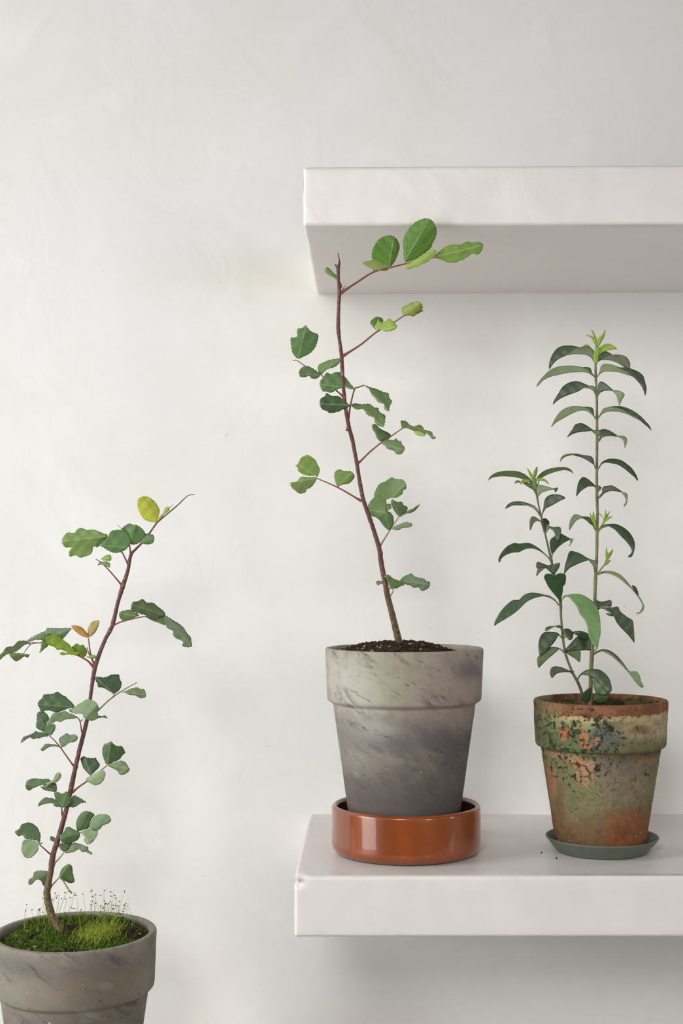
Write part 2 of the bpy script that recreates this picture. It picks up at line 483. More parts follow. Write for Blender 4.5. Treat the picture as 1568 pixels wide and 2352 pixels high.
def glazed():
    t = NT('honey_glaze')
    n1 = t.noise(t.coord(), 30, 4, 0.6, 0.4)
    n2 = t.noise(t.coord(scale=(1, 1, 0.3)), 14, 4, 0.6, 0.4)
    c = t.mix(t.ramp(n2, 0.35, 0.7), lin((118, 54, 12)), lin((150, 72, 20)))
    c = t.mix(t.ramp(n1, 0.6, 0.75, 0, 0.3), c, lin((128, 60, 25)))
    v = t.coord(); X, Y, Z = t.xyz(v)
    r = t.math('SQRT', t.math('ADD', t.math('MULTIPLY', X, X), t.math('MULTIPLY', Y, Y)))
    c = t.mix(t.ramp(r, 0.0795, 0.0775), c, lin((78, 34, 26)))       # darker glaze inside
    t.link(c, t.b.inputs['Base Color'])
    t.b.inputs['Roughness'].default_value = 0.34
    t.b.inputs['Coat Weight'].default_value = 0.7
    t.b.inputs['Coat Roughness'].default_value = 0.06
    t.link(t.bump(t.noise(t.coord(scale=(1, 1, 0.35)), 45, 3, 0.5, 0), 0.18, 0.002), t.b.inputs['Normal'])
    return t.m

def simple(name, rgb, rough=0.6, rgb2=None, scale=60, bump=0.0, spec=0.4):
    t = NT(name)
    n1 = t.noise(t.coord(), scale, 5, 0.65, 0.3)
    c = t.mix(t.ramp(n1, 0.35, 0.68), lin(rgb), lin(rgb2 or rgb))
    t.link(c, t.b.inputs['Base Color'])
    t.b.inputs['Roughness'].default_value = rough
    t.b.inputs['Specular IOR Level'].default_value = spec
    if bump: t.link(t.bump(n1, bump, 0.001), t.b.inputs['Normal'])
    return t.m
M_plastic = simple('grey_green_plastic', (86, 94, 84), 0.42, (94, 101, 90), 90, 0.05)
M_soil = simple('dark_soil', (44, 34, 28), 0.95, (74, 58, 46), 220, 0.8, 0.15)
M_soil2 = simple('pale_grit', (120, 100, 84), 0.9, (168, 150, 128), 400, 0.2, 0.2)
M_moss = simple('bright_moss', (58, 84, 24), 0.8, (118, 146, 52), 260, 0.0, 0.2)
M_moss_y = simple('yellow_moss_stalk', (118, 134, 34), 0.6, (172, 178, 78), 200, 0.0, 0.2)
M_capsule = simple('brown_spore_capsule', (62, 58, 44), 0.6, (84, 76, 56), 70, 0.0, 0.2)

def bark(name, low, high, z0, z1, speck):
    """reddish young bark turning rough and tan towards the foot (z0..z1 in world height)"""
    t = NT(name)
    v = t.coord()
    X, Y, Z = t.xyz(v)
    n = t.noise(t.coord(scale=(1, 1, 0.6)), 420, 4, 0.65, 0.2)
    n2 = t.noise(t.coord(scale=(1, 1, 1.2)), 330, 4, 0.7, 0.2)
    f = t.ramp(t.math('ADD', Z, t.math('MULTIPLY', t.math('SUBTRACT', n, 0.5), 0.04)), z0, z1)
    c = t.mix(f, lin(low), lin(high))
    c = t.mix(t.ramp(n, 0.56, 0.66, 0, speck), c, lin((178, 160, 132)))
    c = t.mix(t.math('MULTIPLY', t.ramp(n2, 0.5, 0.62), t.math('SUBTRACT', 0.85, t.math('MULTIPLY', f, 0.6))), c, lin((62, 50, 38)))
    t.link(c, t.b.inputs['Base Color'])
    t.b.inputs['Roughness'].default_value = 0.6
    t.link(t.bump(t.math('ADD', n, n2), 0.6, 0.0008), t.b.inputs['Normal'])
    return t.m
M_bark = bark('sapling_bark', (112, 92, 62), (100, 60, 58), 0.03, 0.11, 0.6)
M_twig = simple('red_twig_bark', (118, 66, 60), 0.55, (134, 82, 70), 200, 0.1)
M_twig_g = simple('olive_twig_bark', (126, 124, 76), 0.55, (150, 138, 90), 200, 0.1)
M_stem_g = simple('green_brown_stem', (118, 122, 78), 0.5, (96, 84, 66), 35, 0.2)
M_stem_b = simple('brown_stem', (84, 72, 60), 0.5, (112, 112, 78), 40, 0.2)

def leaf_mat(name, gloss, coat, transl, vein):
    t = NT(name)
    at = t.n('ShaderNodeAttribute'); at.attribute_name = 'tint'
    uv = t.coord(kind='UV')
    U, V, _ = t.xyz(uv)
    nz = t.noise(t.coord(), 160, 4, 0.6, 0.3)
    nb = t.noise(t.coord(), 45, 3, 0.6, 0.3)
    hsv = t.n('ShaderNodeHueSaturation')
    t.link(at.outputs['Color'], hsv.inputs['Color'])
    hsv.inputs['Value'].default_value = 0.74
    c = t.mix(t.ramp(nb, 0.35, 0.68, 0, 0.75), at.outputs['Color'], hsv.outputs[0])
    # pale midrib and side veins
    aV = t.math('ABSOLUTE', V)
    mid = t.ramp(aV, 0.055, 0.02)
    sv = t.math('SINE', t.math('MULTIPLY', t.math('SUBTRACT', U, t.math('MULTIPLY', aV, 0.55)), 44.0))
    side = t.math('MULTIPLY', t.ramp(sv, 0.90, 0.99), t.ramp(aV, 1.0, 0.2, 0, 0.6))
    vv = t.math('MULTIPLY', t.math('MAXIMUM', mid, side), vein)
    pale = t.mix(0.42, at.outputs['Color'], lin((205, 218, 165)))
    c = t.mix(vv, c, pale)
    t.link(c, t.b.inputs['Base Color'])
    t.b.inputs['Roughness'].default_value = gloss
    t.b.inputs['Coat Weight'].default_value = coat
    t.b.inputs['Coat Roughness'].default_value = 0.28
    t.b.inputs['Specular IOR Level'].default_value = 0.45
    t.link(t.bump(t.math('SUBTRACT', nz, t.math('MULTIPLY', vv, 0.6)), 0.35, 0.0006), t.b.inputs['Normal'])
    tr = t.n('ShaderNodeBsdfTranslucent')
    tc = t.n('ShaderNodeHueSaturation')
    t.link(c, tc.inputs['Color']); tc.inputs['Saturation'].default_value = 1.05; tc.inputs['Value'].default_value = 1.5
    t.link(tc.outputs[0], tr.inputs['Color'])
    mx = t.n('ShaderNodeMixShader'); mx.inputs[0].default_value = transl
    t.link(t.b.outputs[0], mx.inputs[1]); t.link(tr.outputs[0], mx.inputs[2])
    t.link(mx.outputs[0], t.out.inputs['Surface'])
    return t.m
M_leaf = leaf_mat('sapling_leaf', 0.5, 0.15, 0.2, 0.55)
M_leaf3 = leaf_mat('glossy_leaf', 0.42, 0.16, 0.08, 0.0)

# ------------------------------------------------------------------ pots and saucers
def px(n, D): return n * D / F
def make_pot(parent, center, sc, mat, prof_px, wob, seed, name='pot'):
    prof = [(r * sc, z * sc) for r, z in prof_px]
    prof = densify(round_prof(prof, 0.0022), 0.004)
    bm = lathe(prof, center, 160, wob, seed)
    return mesh_obj(name, bm, mat, parent, origin=center)
# half width and height above the foot, in frame pixels of the middle pot
GREY = [(0, 4), (60, 0), (116, 0), (118, 3), (162.5, 321), (163, 328), (175, 336), (177, 341), (181.5, 451), (179, 455.5), (168, 455.5), (165, 451),
        (160, 330), (150, 300), (108, 12), (0, 12)]

P2D = F * (CAMZ - ZT) / 653          # distance of the middle pot
k2 = P2D / F
ctr2 = P(928, 1956 - 14, P2D)
foot2 = Vector((ctr2.x, ctr2.y, ZT + 13.3 * k2))
plant2 = empty('potted_sapling', foot2)
tag(plant2, 'tall leaning sapling in grey clay pot that stands in the glazed orange saucer', 'potted plant', 'saplings in grey clay pots')
M_pot2 = grey_clay('grey_clay', 3.0, 0.0, 455 * k2, 1.0, (
    (-0.055, 0.83, 0.035, 0.030, (186, 186, 176), 0.65), (-0.008, 0.87, 0.035, 0.030, (146, 146, 120), 0.5), (0.045, 0.80, 0.04, 0.035, (156, 140, 132), 0.7),
    (0.070, 0.90, 0.016, 0.010, (104, 94, 104), 0.7), (0.010, 0.57, 0.07, 0.016, (94, 88, 93), 0.7), (-0.035, 0.62, 0.022, 0.010, (168, 167, 164), 0.6),
    (0.055, 0.50, 0.035, 0.02, (90, 83, 86), 0.6), (-0.055, 0.50, 0.03, 0.03, (136, 134, 126), 0.6), (0.0, 0.22, 0.09, 0.035, (92, 86, 84), 0.7)))
pot2 = make_pot(plant2, foot2, k2, M_pot2, GREY, 0.004, 1)
rim2 = foot2.z + 455 * k2

k1 = POT1_D / F
foot1 = Vector((P(172, 2141, POT1_D).x, POT1_D - DW, Z1))
plant1 = empty('potted_sapling', foot1)
tag(plant1, 'leafy sapling in dark grey clay pot with bright green moss, at the lower left', 'potted plant', 'saplings in grey clay pots')
M_pot1 = grey_clay('grey_clay_dark', 11.0, 0.0, 455 * k1 * 1.022, 0.80, (
    (-0.045, 0.92, 0.04, 0.012, (110, 106, 110), 0.6), (0.035, 0.90, 0.045, 0.014, (112, 102, 106), 0.6), (0.01, 0.78, 0.05, 0.02, (150, 138, 122), 0.7),
    (-0.05, 0.78, 0.04, 0.02, (152, 148, 132), 0.7), (0.05, 0.76, 0.03, 0.03, (140, 128, 108), 0.7), (0.0, 0.62, 0.08, 0.03, (124, 116, 110), 0.6)))
pot1 = make_pot(plant1, foot1, k1 * 1.022, M_pot1, [(r, z if z > 345 or r < 150 or z < 300 else z - 6) for r, z in GREY], 0.004, 5)
rim1 = foot1.z + 455 * k1 * 1.022

# glazed saucer: half width 171, 108 high
def saucer(name, center, k, prof_px, mat, rr=0.003, wob=0.002):
    prof = densify(round_prof([(r * k, z * k) for r, z in prof_px], rr, 5), 0.005)
    return mesh_obj(name, lathe(prof, center, 160, wob, 2), mat, origin=center)
c_s = Vector((P(932.5, 1956, P2D).x, ctr2.y, ZT))
sau = saucer('glazed_saucer', c_s, k2, [(0, 0), (148, 0), (165, 6), (171, 20), (171, 106), (164, 112), (157, 106), (157, 30), (150, 13), (0, 13)], glazed(), 0.0035)
tag(sau, 'deep glossy orange-brown glazed saucer under the middle grey pot', 'saucer')

P3D = F * (CAMZ - ZT) / 651
k3 = P3D / F
c_g = Vector((P(1382, 1954, P3D).x, P3D - DW, ZT))
sg = saucer('plastic_saucer', c_g, k3, [(0, 0.5), (100, 0.5), (104, 3), (129, 33), (128, 36), (125, 35), (107, 9), (104.5, 7), (0, 7)], M_plastic, 0.0008, 0.001)
tag(sg, 'shallow grey-green plastic saucer under the weathered terracotta pot', 'saucer')

foot3 = Vector((P(1378.5, 1920, P3D).x, P3D - DW, ZT + 7.3 * k3))
plant3 = empty('potted_shrub', foot3)
tag(plant3, 'two-stemmed dark green narrow-leaved plant in mossy orange terracotta pot on plastic saucer', 'potted plant')
H3 = 341
TERR = [(0, 4), (60, 0), (99, 0), (101, 3), (136, 228), (138, 233), (146, 236), (148.5, 241), (153, 336), (151, 341), (139, 341), (136, 336), (131, 232), (124, 215), (94, 12), (0, 12)]
M_terr = mossy_terracotta(0.0, H3 * k3)
pot3 = make_pot(plant3, foot3, k3, M_terr, TERR, 0.011, 9)
rim3 = foot3.z + H3 * k3

# ------------------------------------------------------------------ soil
def soil(parent, cx, cy, z, R, hfun, amp, seed, clumps):
    rnd = random.Random(seed)
    bm = bmesh.new()
    NR, NA = 34, 110
    rings = [[bm.verts.new((cx, cy, z + hfun(0, 0)))]]
    for i in range(1, NR + 1):
        r = R * i / NR
        ring = []
        for k in range(NA):
            a = 2 * PI * k / NA
            x, y = r * math.cos(a), r * math.sin(a)
            n = noise.noise(Vector((x * 90, y * 90, seed))) * 0.6 + noise.noise(Vector((x * 260, y * 260, seed))) * 0.5 + noise.noise(Vector((x * 600, y * 600, seed))) * 0.25
            ring.append(bm.verts.new((cx + x, cy + y, z + hfun(x / R, y / R) + n * amp * (1 if i < NR else 0.2))))
        rings.append(ring)
    for k in range(NA):
        bm.faces.new((rings[0][0], rings[1][k], rings[1][(k + 1) % NA]))
    for a, b in zip(rings[1:], rings[2:]):
        for k in range(NA):
            bm.faces.new((a[k], b[k], b[(k + 1) % NA], a[(k + 1) % NA]))
    for _ in range(clumps):
        a = rnd.random() * 2 * PI; r = R * 0.93 * math.sqrt(rnd.random())
        x, y = r * math.cos(a), r * math.sin(a)
        s = rnd.uniform(0.0006, 0.0024)
        res = bmesh.ops.create_icosphere(bm, subdivisions=1, radius=s)
        off = Vector((cx + x, cy + y, z + hfun(x / R, y / R) + s * 0.3 + amp * 0.3))
        sc = Vector((rnd.uniform(.6, 1.5), rnd.uniform(.6, 1.3), rnd.uniform(.5, 1.1)))
        mi = 1 if rnd.random() < 0.06 else 0
        for v in res['verts']:
            v.co = Vector((v.co.x * sc.x, v.co.y * sc.y, v.co.z * sc.z)) * rnd.uniform(0.85, 1.15) + off
            for f in v.link_faces: f.material_index = mi
    bmesh.ops.recalc_face_normals(bm, faces=bm.faces[:])
    return mesh_obj('soil', bm, [M_soil, M_soil2], parent, smooth=False, origin=Vector((cx, cy, z)))
def h2(x, y):   # heaped on the left, sunk on the right where the inner wall shows
    r2 = x * x + y * y
    return 0.0015 + 0.0068 * max(0, 1 - r2) - 0.009 * max(0, x - 0.25) * 1.5 - 0.0075 * (r2 ** 2)
R2 = 163.5 * k2
soil(plant2, foot2.x, foot2.y, rim2 - 0.0025, R2, h2, 0.0022, 3, 620)
def h1(x, y):
    r2 = x * x + y * y
    return 0.004 * max(0, 1 - r2) - 0.006 * r2 ** 2 + (0.003 if x > 0.45 else 0)
R1 = 163.5 * k1 * 1.022
soil(plant1, foot1.x, foot1.y, rim1 - 0.003, R1, h1, 0.0016, 7, 520)
R3 = 133.5 * k3
soil(plant3, foot3.x, foot3.y, rim3 - 0.024, R3 * 0.99, lambda x, y: 0.004 * (1 - x * x - y * y), 0.0018, 12, 200)

# ------------------------------------------------------------------ moss on the left pot
def moss_height(x, y):
    d = 0.5 + 0.5 * noise.noise(Vector((x * 2.6 + 3, y * 2.6, 1))) + 0.35 * noise.noise(Vector((x * 7, y * 7, 5)))
    return d
def moss():
    rnd = random.Random(5)
    bm = bmesh.new()
    for _ in range(15000):
        a = rnd.random() * 2 * PI; r = 0.985 * math.sqrt(rnd.random())
        x, y = r * math.cos(a), r * math.sin(a)
        d = moss_height(x, y)
        edge = 1.25 - r
        bare = (x > 0.55 and y > -0.35) or (abs(x - 0.1) < 0.35 and y < -0.8) or (abs(x + 0.06) < 0.13 and abs(y - 0.05) < 0.22)
        if (bare and rnd.random() < 0.9) or d < 0.22 or r > 0.94 and rnd.random() < 0.6: continue
        base = Vector((foot1.x + x * R1, foot1.y + y * R1, rim1 - 0.003 + h1(x, y) - 0.001))
        hgt = (0.0025 + 0.006 * max(0, d - 0.2)) * rnd.uniform(0.6, 1.2)
        if y > 0.4: hgt *= 1.4
        lean = Vector((rnd.uniform(-1, 1), rnd.uniform(-1, 1), 0)) * hgt * 0.5
        wd = rnd.uniform(0.0004, 0.0008)
        th = rnd.random() * PI
        s = Vector((math.cos(th), math.sin(th), 0)) * wd
        m = base + Vector((0, 0, hgt * 0.6)) + lean * 0.4
        t = base + Vector((0, 0, hgt)) + lean
        v = [bm.verts.new(p) for p in (base - s, base + s, m + s * 0.9, t, m - s * 0.9)]
        bm.faces.new(v)
    o = mesh_obj('moss', bm, M_moss, plant1, smooth=False, origin=Vector((foot1.x, foot1.y, rim1)))
    tag(o, 'bright green moss carpet covering the soil', kind='stuff')
    # fine stalks with spore capsules
    bm = bmesh.new()
    spots = []
    for i in range(120):
        if i < 52: x, y = rnd.gauss(0.42, 0.13), rnd.gauss(-0.15, 0.33)
        elif i < 84: x, y = rnd.gauss(0.30, 0.22), rnd.gauss(0.55, 0.2)
        elif i < 104: x, y = rnd.gauss(-0.5, 0.16), rnd.gauss(0.3, 0.25)
        else: x, y = rnd.uniform(-0.7, 0.7), rnd.uniform(-0.4, 0.8)
        if x * x + y * y > 0.8: continue
        spots.append((x, y, i))
    for x, y, i in spots:
        b = Vector((foot1.x + x * R1, foot1.y + y * R1, rim1 - 0.003 + h1(x, y)))
        L = rnd.uniform(0.014, 0.032) * (0.85 if i < 52 else 1.15)
        lean = Vector((rnd.uniform(-.1, .75) if i < 52 else rnd.uniform(-.25, .3), rnd.uniform(-.3, .3), 0)) * L
        pts = [b + Vector((0, 0, L * t)) + lean * (t ** 1.6) for t in (0, .25, .5, .75, 1)]
        d = Vector((rnd.uniform(-1, 1), rnd.uniform(-.5, .5), rnd.uniform(-.9, .2))).normalized()
        pts.append(pts[-1] + d * 0.0012 + Vector((0, 0, .0006)))
        tube(bm, pts, [0.00017, 0.00016, 0.00015, 0.00013, 0.00012, 0.00010], 4)
        nf = len(bm.faces)
        if i >= 30:
            c0 = pts[-1]
            tube(bm, [c0, c0 + d * .0006, c0 + d * .0016, c0 + d * .0022], [.0001, .0006, .0005, .0001], 6)
            bm.faces.ensure_lookup_table()
            for f in bm.faces[nf:]: f.material_index = 1
    o = mesh_obj('moss_stalk', bm, [M_moss_y, M_capsule], plant1, origin=Vector((foot1.x, foot1.y, rim1)))
    tag(o, 'hair-thin yellow stalks with tiny brown spore capsules', kind='stuff')
    # dense yellow-green tuft, right of centre
    bm = bmesh.new()
    for _ in range(700):
        x, y = rnd.gauss(0.38, 0.13), rnd.gauss(-0.30, 0.20)
        if x * x + y * y > 0.75: continue
        b = Vector((foot1.x + x * R1, foot1.y + y * R1, rim1 - 0.003 + h1(x, y)))
        L = rnd.uniform(0.006, 0.013)
        lean = Vector((rnd.uniform(-.1, .8), rnd.uniform(-.3, .3), 0)) * L
        s = Vector((0.00018, 0, 0))
        m = b + Vector((0, 0, L * .55)) + lean * .35; t = b + Vector((0, 0, L)) + lean
        bm.faces.new([bm.verts.new(p) for p in (b - s, b + s, m + s, t, m - s)])
    o = mesh_obj('moss_tuft', bm, M_moss_y, plant1, smooth=False, origin=Vector((foot1.x, foot1.y, rim1)))
    tag(o, 'yellow-green tuft of longer moss', kind='stuff')
moss()

# ------------------------------------------------------------------ plants: stems, twigs and leaves
# Every shape below is listed in the frame of one of these study windows: origin and scale
WIN = {'A': (640, 480, 500 / 1568), 'B': (640, 960, 400 / 1568), 'C': (0, 1120, 460 / 1568), 'D': (0, 1540, 360 / 1568),
       'E': (0, 1840, 360 / 1568), 'F': (1220, 740, 300 / 1568), 'G': (1110, 1050, 390 / 1568), 'H': (1110, 1330, 390 / 1568), 'Z': (0, 0, 1)}
def parse(w, s):
    ox, oy, k = WIN[w]
    out = []
    for p in s.split():
        q = p.split(',')
        out.append((ox + float(q[0]) * k, oy + float(q[1]) * k))
    return out

class Plant:
    def __init__(s, root, D, stem_mat, leaf_m, smooth_leaf, name_seed, bow):
        s.root, s.D, s.leaf_m, s.smooth = root, D, leaf_m, smooth_leaf
        s.samples = []       # (u, v, distance, radius)
        s.rnd = random.Random(name_seed)
        s.stems = []
        s.bow = bow
        s.sat = 0.84
    def stem(s, pts, mat, dtop=0.0, seg=14, bump=0.25, name='stem'):
        """pts: (u, v, radius px); dtop: how far the tip leans away (m)"""
        pp = catmull(pts, 6)
        n = len(pp)
        P3, R = [], []
        for i, (u, v, r) in enumerate(pp):
            t = i / (n - 1)
            D = s.D + dtop * t + s.bow * math.sin(t * PI)
            P3.append(P(u, v, D)); R.append(r * D / F)
            s.samples.append((u, v, D, r))
        bm = bmesh.new()
        # a node swelling now and then
        for i in range(n):
            if i % 13 == 7: R[i] *= 1.10
        tube(bm, P3, R, seg, bump * 0.5, s.rnd.random() * 10)
        bmesh.ops.recalc_face_normals(bm, faces=bm.faces)
        o = mesh_obj(name, bm, mat, s.root, origin=P3[0])
        s.stems.append((o, pp))
        return o
    def near(s, u, v):
        best = min(s.samples, key=lambda q: (q[0] - u) ** 2 + (q[1] - v) ** 2)
        return best
    def stem_for(s, u, v):
        if len(s.stems) == 1: return s.stems[0][0]
        return min(s.stems, key=lambda st: min((q[0] - u) ** 2 + (q[1] - v) ** 2 for q in st[1]))[0]
    def twig(s, w, txt, r0, r1, dz, mat, name='twig'):
        """dz: px the far end stands nearer (+) to the viewer than its foot"""
        pts = parse(w, txt)
        pp = catmull(pts, 5)
        b = s.near(*pp[0])
        n = len(pp)
        tot = 0; acc = [0]
        for a, c in zip(pp, pp[1:]):
            tot += math.dist(a, c); acc.append(tot)
        P3, R = [], []
        new = []
        for (u, v), l in zip(pp, acc):
            t = l / tot
            D = b[2] - dz * t * s.D / F
            r = r0 + (r1 - r0) * t
            if t < 0.12: r *= 1 + (0.12 - t) * 5
            P3.append(P(u, v, D)); R.append(r * D / F)
            new.append((u, v, D, r))
        s.samples += new[2:]
        bm = bmesh.new()
        tube(bm, P3, R, 8, 0.1, s.rnd.random() * 9)
        bmesh.ops.recalc_face_normals(bm, faces=bm.faces)
        return mesh_obj(name, bm, mat, s.stem_for(*pp[0]), origin=P3[0])
    def leaf(s, w, base, tip, patches, tilt=None, front=0.0, fold=None, name='leaf', label=None, step=3.6):
        """patches: list of (rgb, outline). tilt: px the tip comes nearer (+); front: px the whole leaf stands nearer"""
        rnd = s.rnd
        b = parse(w, base)[0]; tp = parse(w, tip)[0]
        nr = s.near(*b)
        ax = Vector((tp[0] - b[0], tp[1] - b[1])); L = max(ax.length, 1e-3); ax /= L
        pr = Vector((-ax.y, ax.x))
        if tilt is None: tilt = rnd.choice((-1, 1)) * rnd.uniform(0.15, 0.5) * L
        if fold is None: fold = rnd.uniform(0.10, 0.3)
        cup = rnd.uniform(-0.25, 0.25); droop = rnd.uniform(0.0, 0.35)
        wavp = rnd.random() * 9
        allp = []
        for col, txt in patches: allp += parse(w, txt)
        hw = max(6.0, max(abs((Vector(p) - Vector(b)).dot(pr)) for p in allp))
        bm = bmesh.new()
        uvl = bm.loops.layers.uv.new('UVMap')
        cl = bm.loops.layers.float_color.new('tint')
        for pi, (col, txt) in enumerate(patches):
            pts = parse(w, txt)
            out = catmull(pts, 4, True)
            if not s.smooth:
                o2 = []
                for i, q in enumerate(out):
                    a = out[i - 1]; c = out[(i + 1) % len(out)]
                    nn = Vector((c[1] - a[1], a[0] - c[0]))
                    if nn.length > 1e-6: nn.normalize()
                    j = 0.75 * (1 if i % 2 else -1) * rnd.uniform(0.4, 1.2)
                    o2.append((q[0] + nn.x * j, q[1] + nn.y * j))
                out = o2
            us = [p[0] for p in out]; vs = [p[1] for p in out]
            no = len(out)
            ptsv = [Vector(p) for p in out]
            u = min(us) + step / 2
            row = 0
            def inside(x, y):
                c = False
                j = no - 1
                for i in range(no):
                    xi, yi = out[i]; xj, yj = out[j]
                    if (yi > y) != (yj > y) and x < (xj - xi) * (y - yi) / (yj - yi + 1e-12) + xi: c = not c
                    j = i
                return c
            while u < max(us):
                v = min(vs) + (step / 2 if row % 2 else step)
                while v < max(vs):
                    if inside(u, v) and min((q[0] - u) ** 2 + (q[1] - v) ** 2 for q in out) > (step * 0.5) ** 2:
                        ptsv.append(Vector((u, v)))
                    v += step
                u += step; row += 1
            res = delaunay_2d_cdt(ptsv, [], [list(range(no))], 1, 1e-5)
            rv, rf = res[0], res[2]
            verts, meta = [], []
            for q in rv:
                d = Vector((q[0] - b[0], q[1] - b[1]))
                t = d.dot(ax) / L
                sd = d.dot(pr)
                off = tilt * (t - droop * t * t * 0.5)
                if not s.smooth or len(patches) == 1:
                    off -= fold * abs(sd)
                off += cup * sd * sd / hw * 0.6
                off += (1.1 if not s.smooth else 0.5) * math.sin(q[0] * 0.23 + wavp) * math.cos(q[1] * 0.19 + wavp) * min(1, abs(t) + 0.1)
                off += front + pi * 0.35
                D = nr[2] - off * s.D / F
                verts.append(bm.verts.new(P(q[0], q[1], D)))
                meta.append((t, sd / hw))
            g = 0.30 * col[0] + 0.59 * col[1] + 0.11 * col[2]
            q = s.sat
            tint = (*lin(tuple((g + (x - g) * q) * (1.06, 1.0, 0.86)[i] for i, x in enumerate(col))), 1)
            for f in rf:
                if len(set(f)) < 3: continue
                try: fc = bm.faces.new([verts[i] for i in f])
                except ValueError: continue
                for lp, i in zip(fc.loops, f):
                    lp[uvl].uv = meta[i]
                    lp[cl] = tint
        bmesh.ops.recalc_face_normals(bm, faces=bm.faces)
        # face the viewer's side outward so that thickness grows to the back
        for f in bm.faces:
            f.normal_update()
        flip = [f for f in bm.faces if f.normal.y > 0]
        bmesh.ops.reverse_faces(bm, faces=flip)
        o = mesh_obj(name, bm, s.leaf_m, s.stem_for(*b), origin=P(b[0], b[1], nr[2] - front * s.D / F))
        md = o.modifiers.new('thickness', 'SOLIDIFY')
        md.thickness = 0.00035; md.offset = -1
        if label: o['label'] = label
        return o

# ---- middle sapling
p2 = Plant(plant2, foot2.y + DW, M_bark, M_leaf, False, 21, 0.0)
p2.stem([(920, 1497, 9.2), (917, 1480, 8.6), (911, 1455, 8.0), (903, 1422, 7.2), (896, 1394, 6.9), (889, 1366, 6.6), (885, 1343, 6.0), (875, 1292, 5.8), (871, 1261, 5.4), (857, 1215, 5.0),
         (848.5, 1190, 4.9), (834.5, 1149, 4.7), (827, 1113, 4.5), (818.6, 1062, 4.4), (809, 1011, 4.6), (802, 985, 4.6), (796.5, 957, 4.4),
         (792, 926, 4.2), (787, 872, 4.2), (784, 818, 4.4), (780, 785, 3.9), (776.5, 753, 4.5), (777.5, 703, 3.9), (779, 671, 4.4), (777, 640, 3.6), (776.5, 616, 4.2), (779, 604, 2.6),
         (779, 597, 1.4), (777, 588, 1.2), (775.5, 581, 0.7)], M_bark, -0.150)
RT = M_twig
p2.twig('A', '430,455 420,425 405,398', 3.0, 1.8, 3, RT)
p2.twig('A', '440,610 480,583 560,530 680,455 790,425 910,395 1010,372 1122,348', 2.6, 1.4, 22, RT)
p2.twig('A', '455,590 470,565 482,553', 0.9, 0.6, 3, RT)
p2.twig('A', '680,458 688,430 690,405', 1.3, 0.9, 3, RT)
p2.twig('A', '460,1060 500,1035 600,970 710,882 840,810 905,768 985,757 1040,730', 2.5, 1.0, 25, RT)
p2.twig('A', '468,1358 440,1330 415,1308 380,1270 320,1210 300,1192 240,1165 180,1125 130,1092 100,1092', 2.0, 0.9, -22, RT)
p2.twig('A', '492,1600 505,1500 515,1420 545,1300 570,1285 615,1270', 2.4, 1.3, 20, RT)
p2.twig('A', '515,1420 500,1412', 1.2, 1.0, 4, RT)
p2.twig('B', '705,410 740,385 815,310 915,228 1010,165 1115,92', 2.3, 1.2, 16, RT)
p2.twig('B', '745,745 720,735 620,675 530,625 430,580 345,545', 2.3, 1.1, 16, RT)
p2.twig('B', '530,625 535,606', 1.2, 0.9, 2, RT)
p2.twig('B', '905,1175 915,1150 950,1090 1000,1010 1040,950 1085,890 1110,893', 2.1, 1.0, 18, M_twig_g)
p2.twig('B', '1000,1010 975,950 945,880 930,800', 1.4, 0.9, -4, M_twig_g)
p2.twig('B', '985,1620 1012,1590 1030,1555 1015,1530', 1.5, 0.9, 12, M_twig_g)
p2.twig('B', '960,1530 1000,1535 1050,1510 1095,1465', 1.4, 1.0, -2, M_twig_g)
BG = (92, 146, 46)
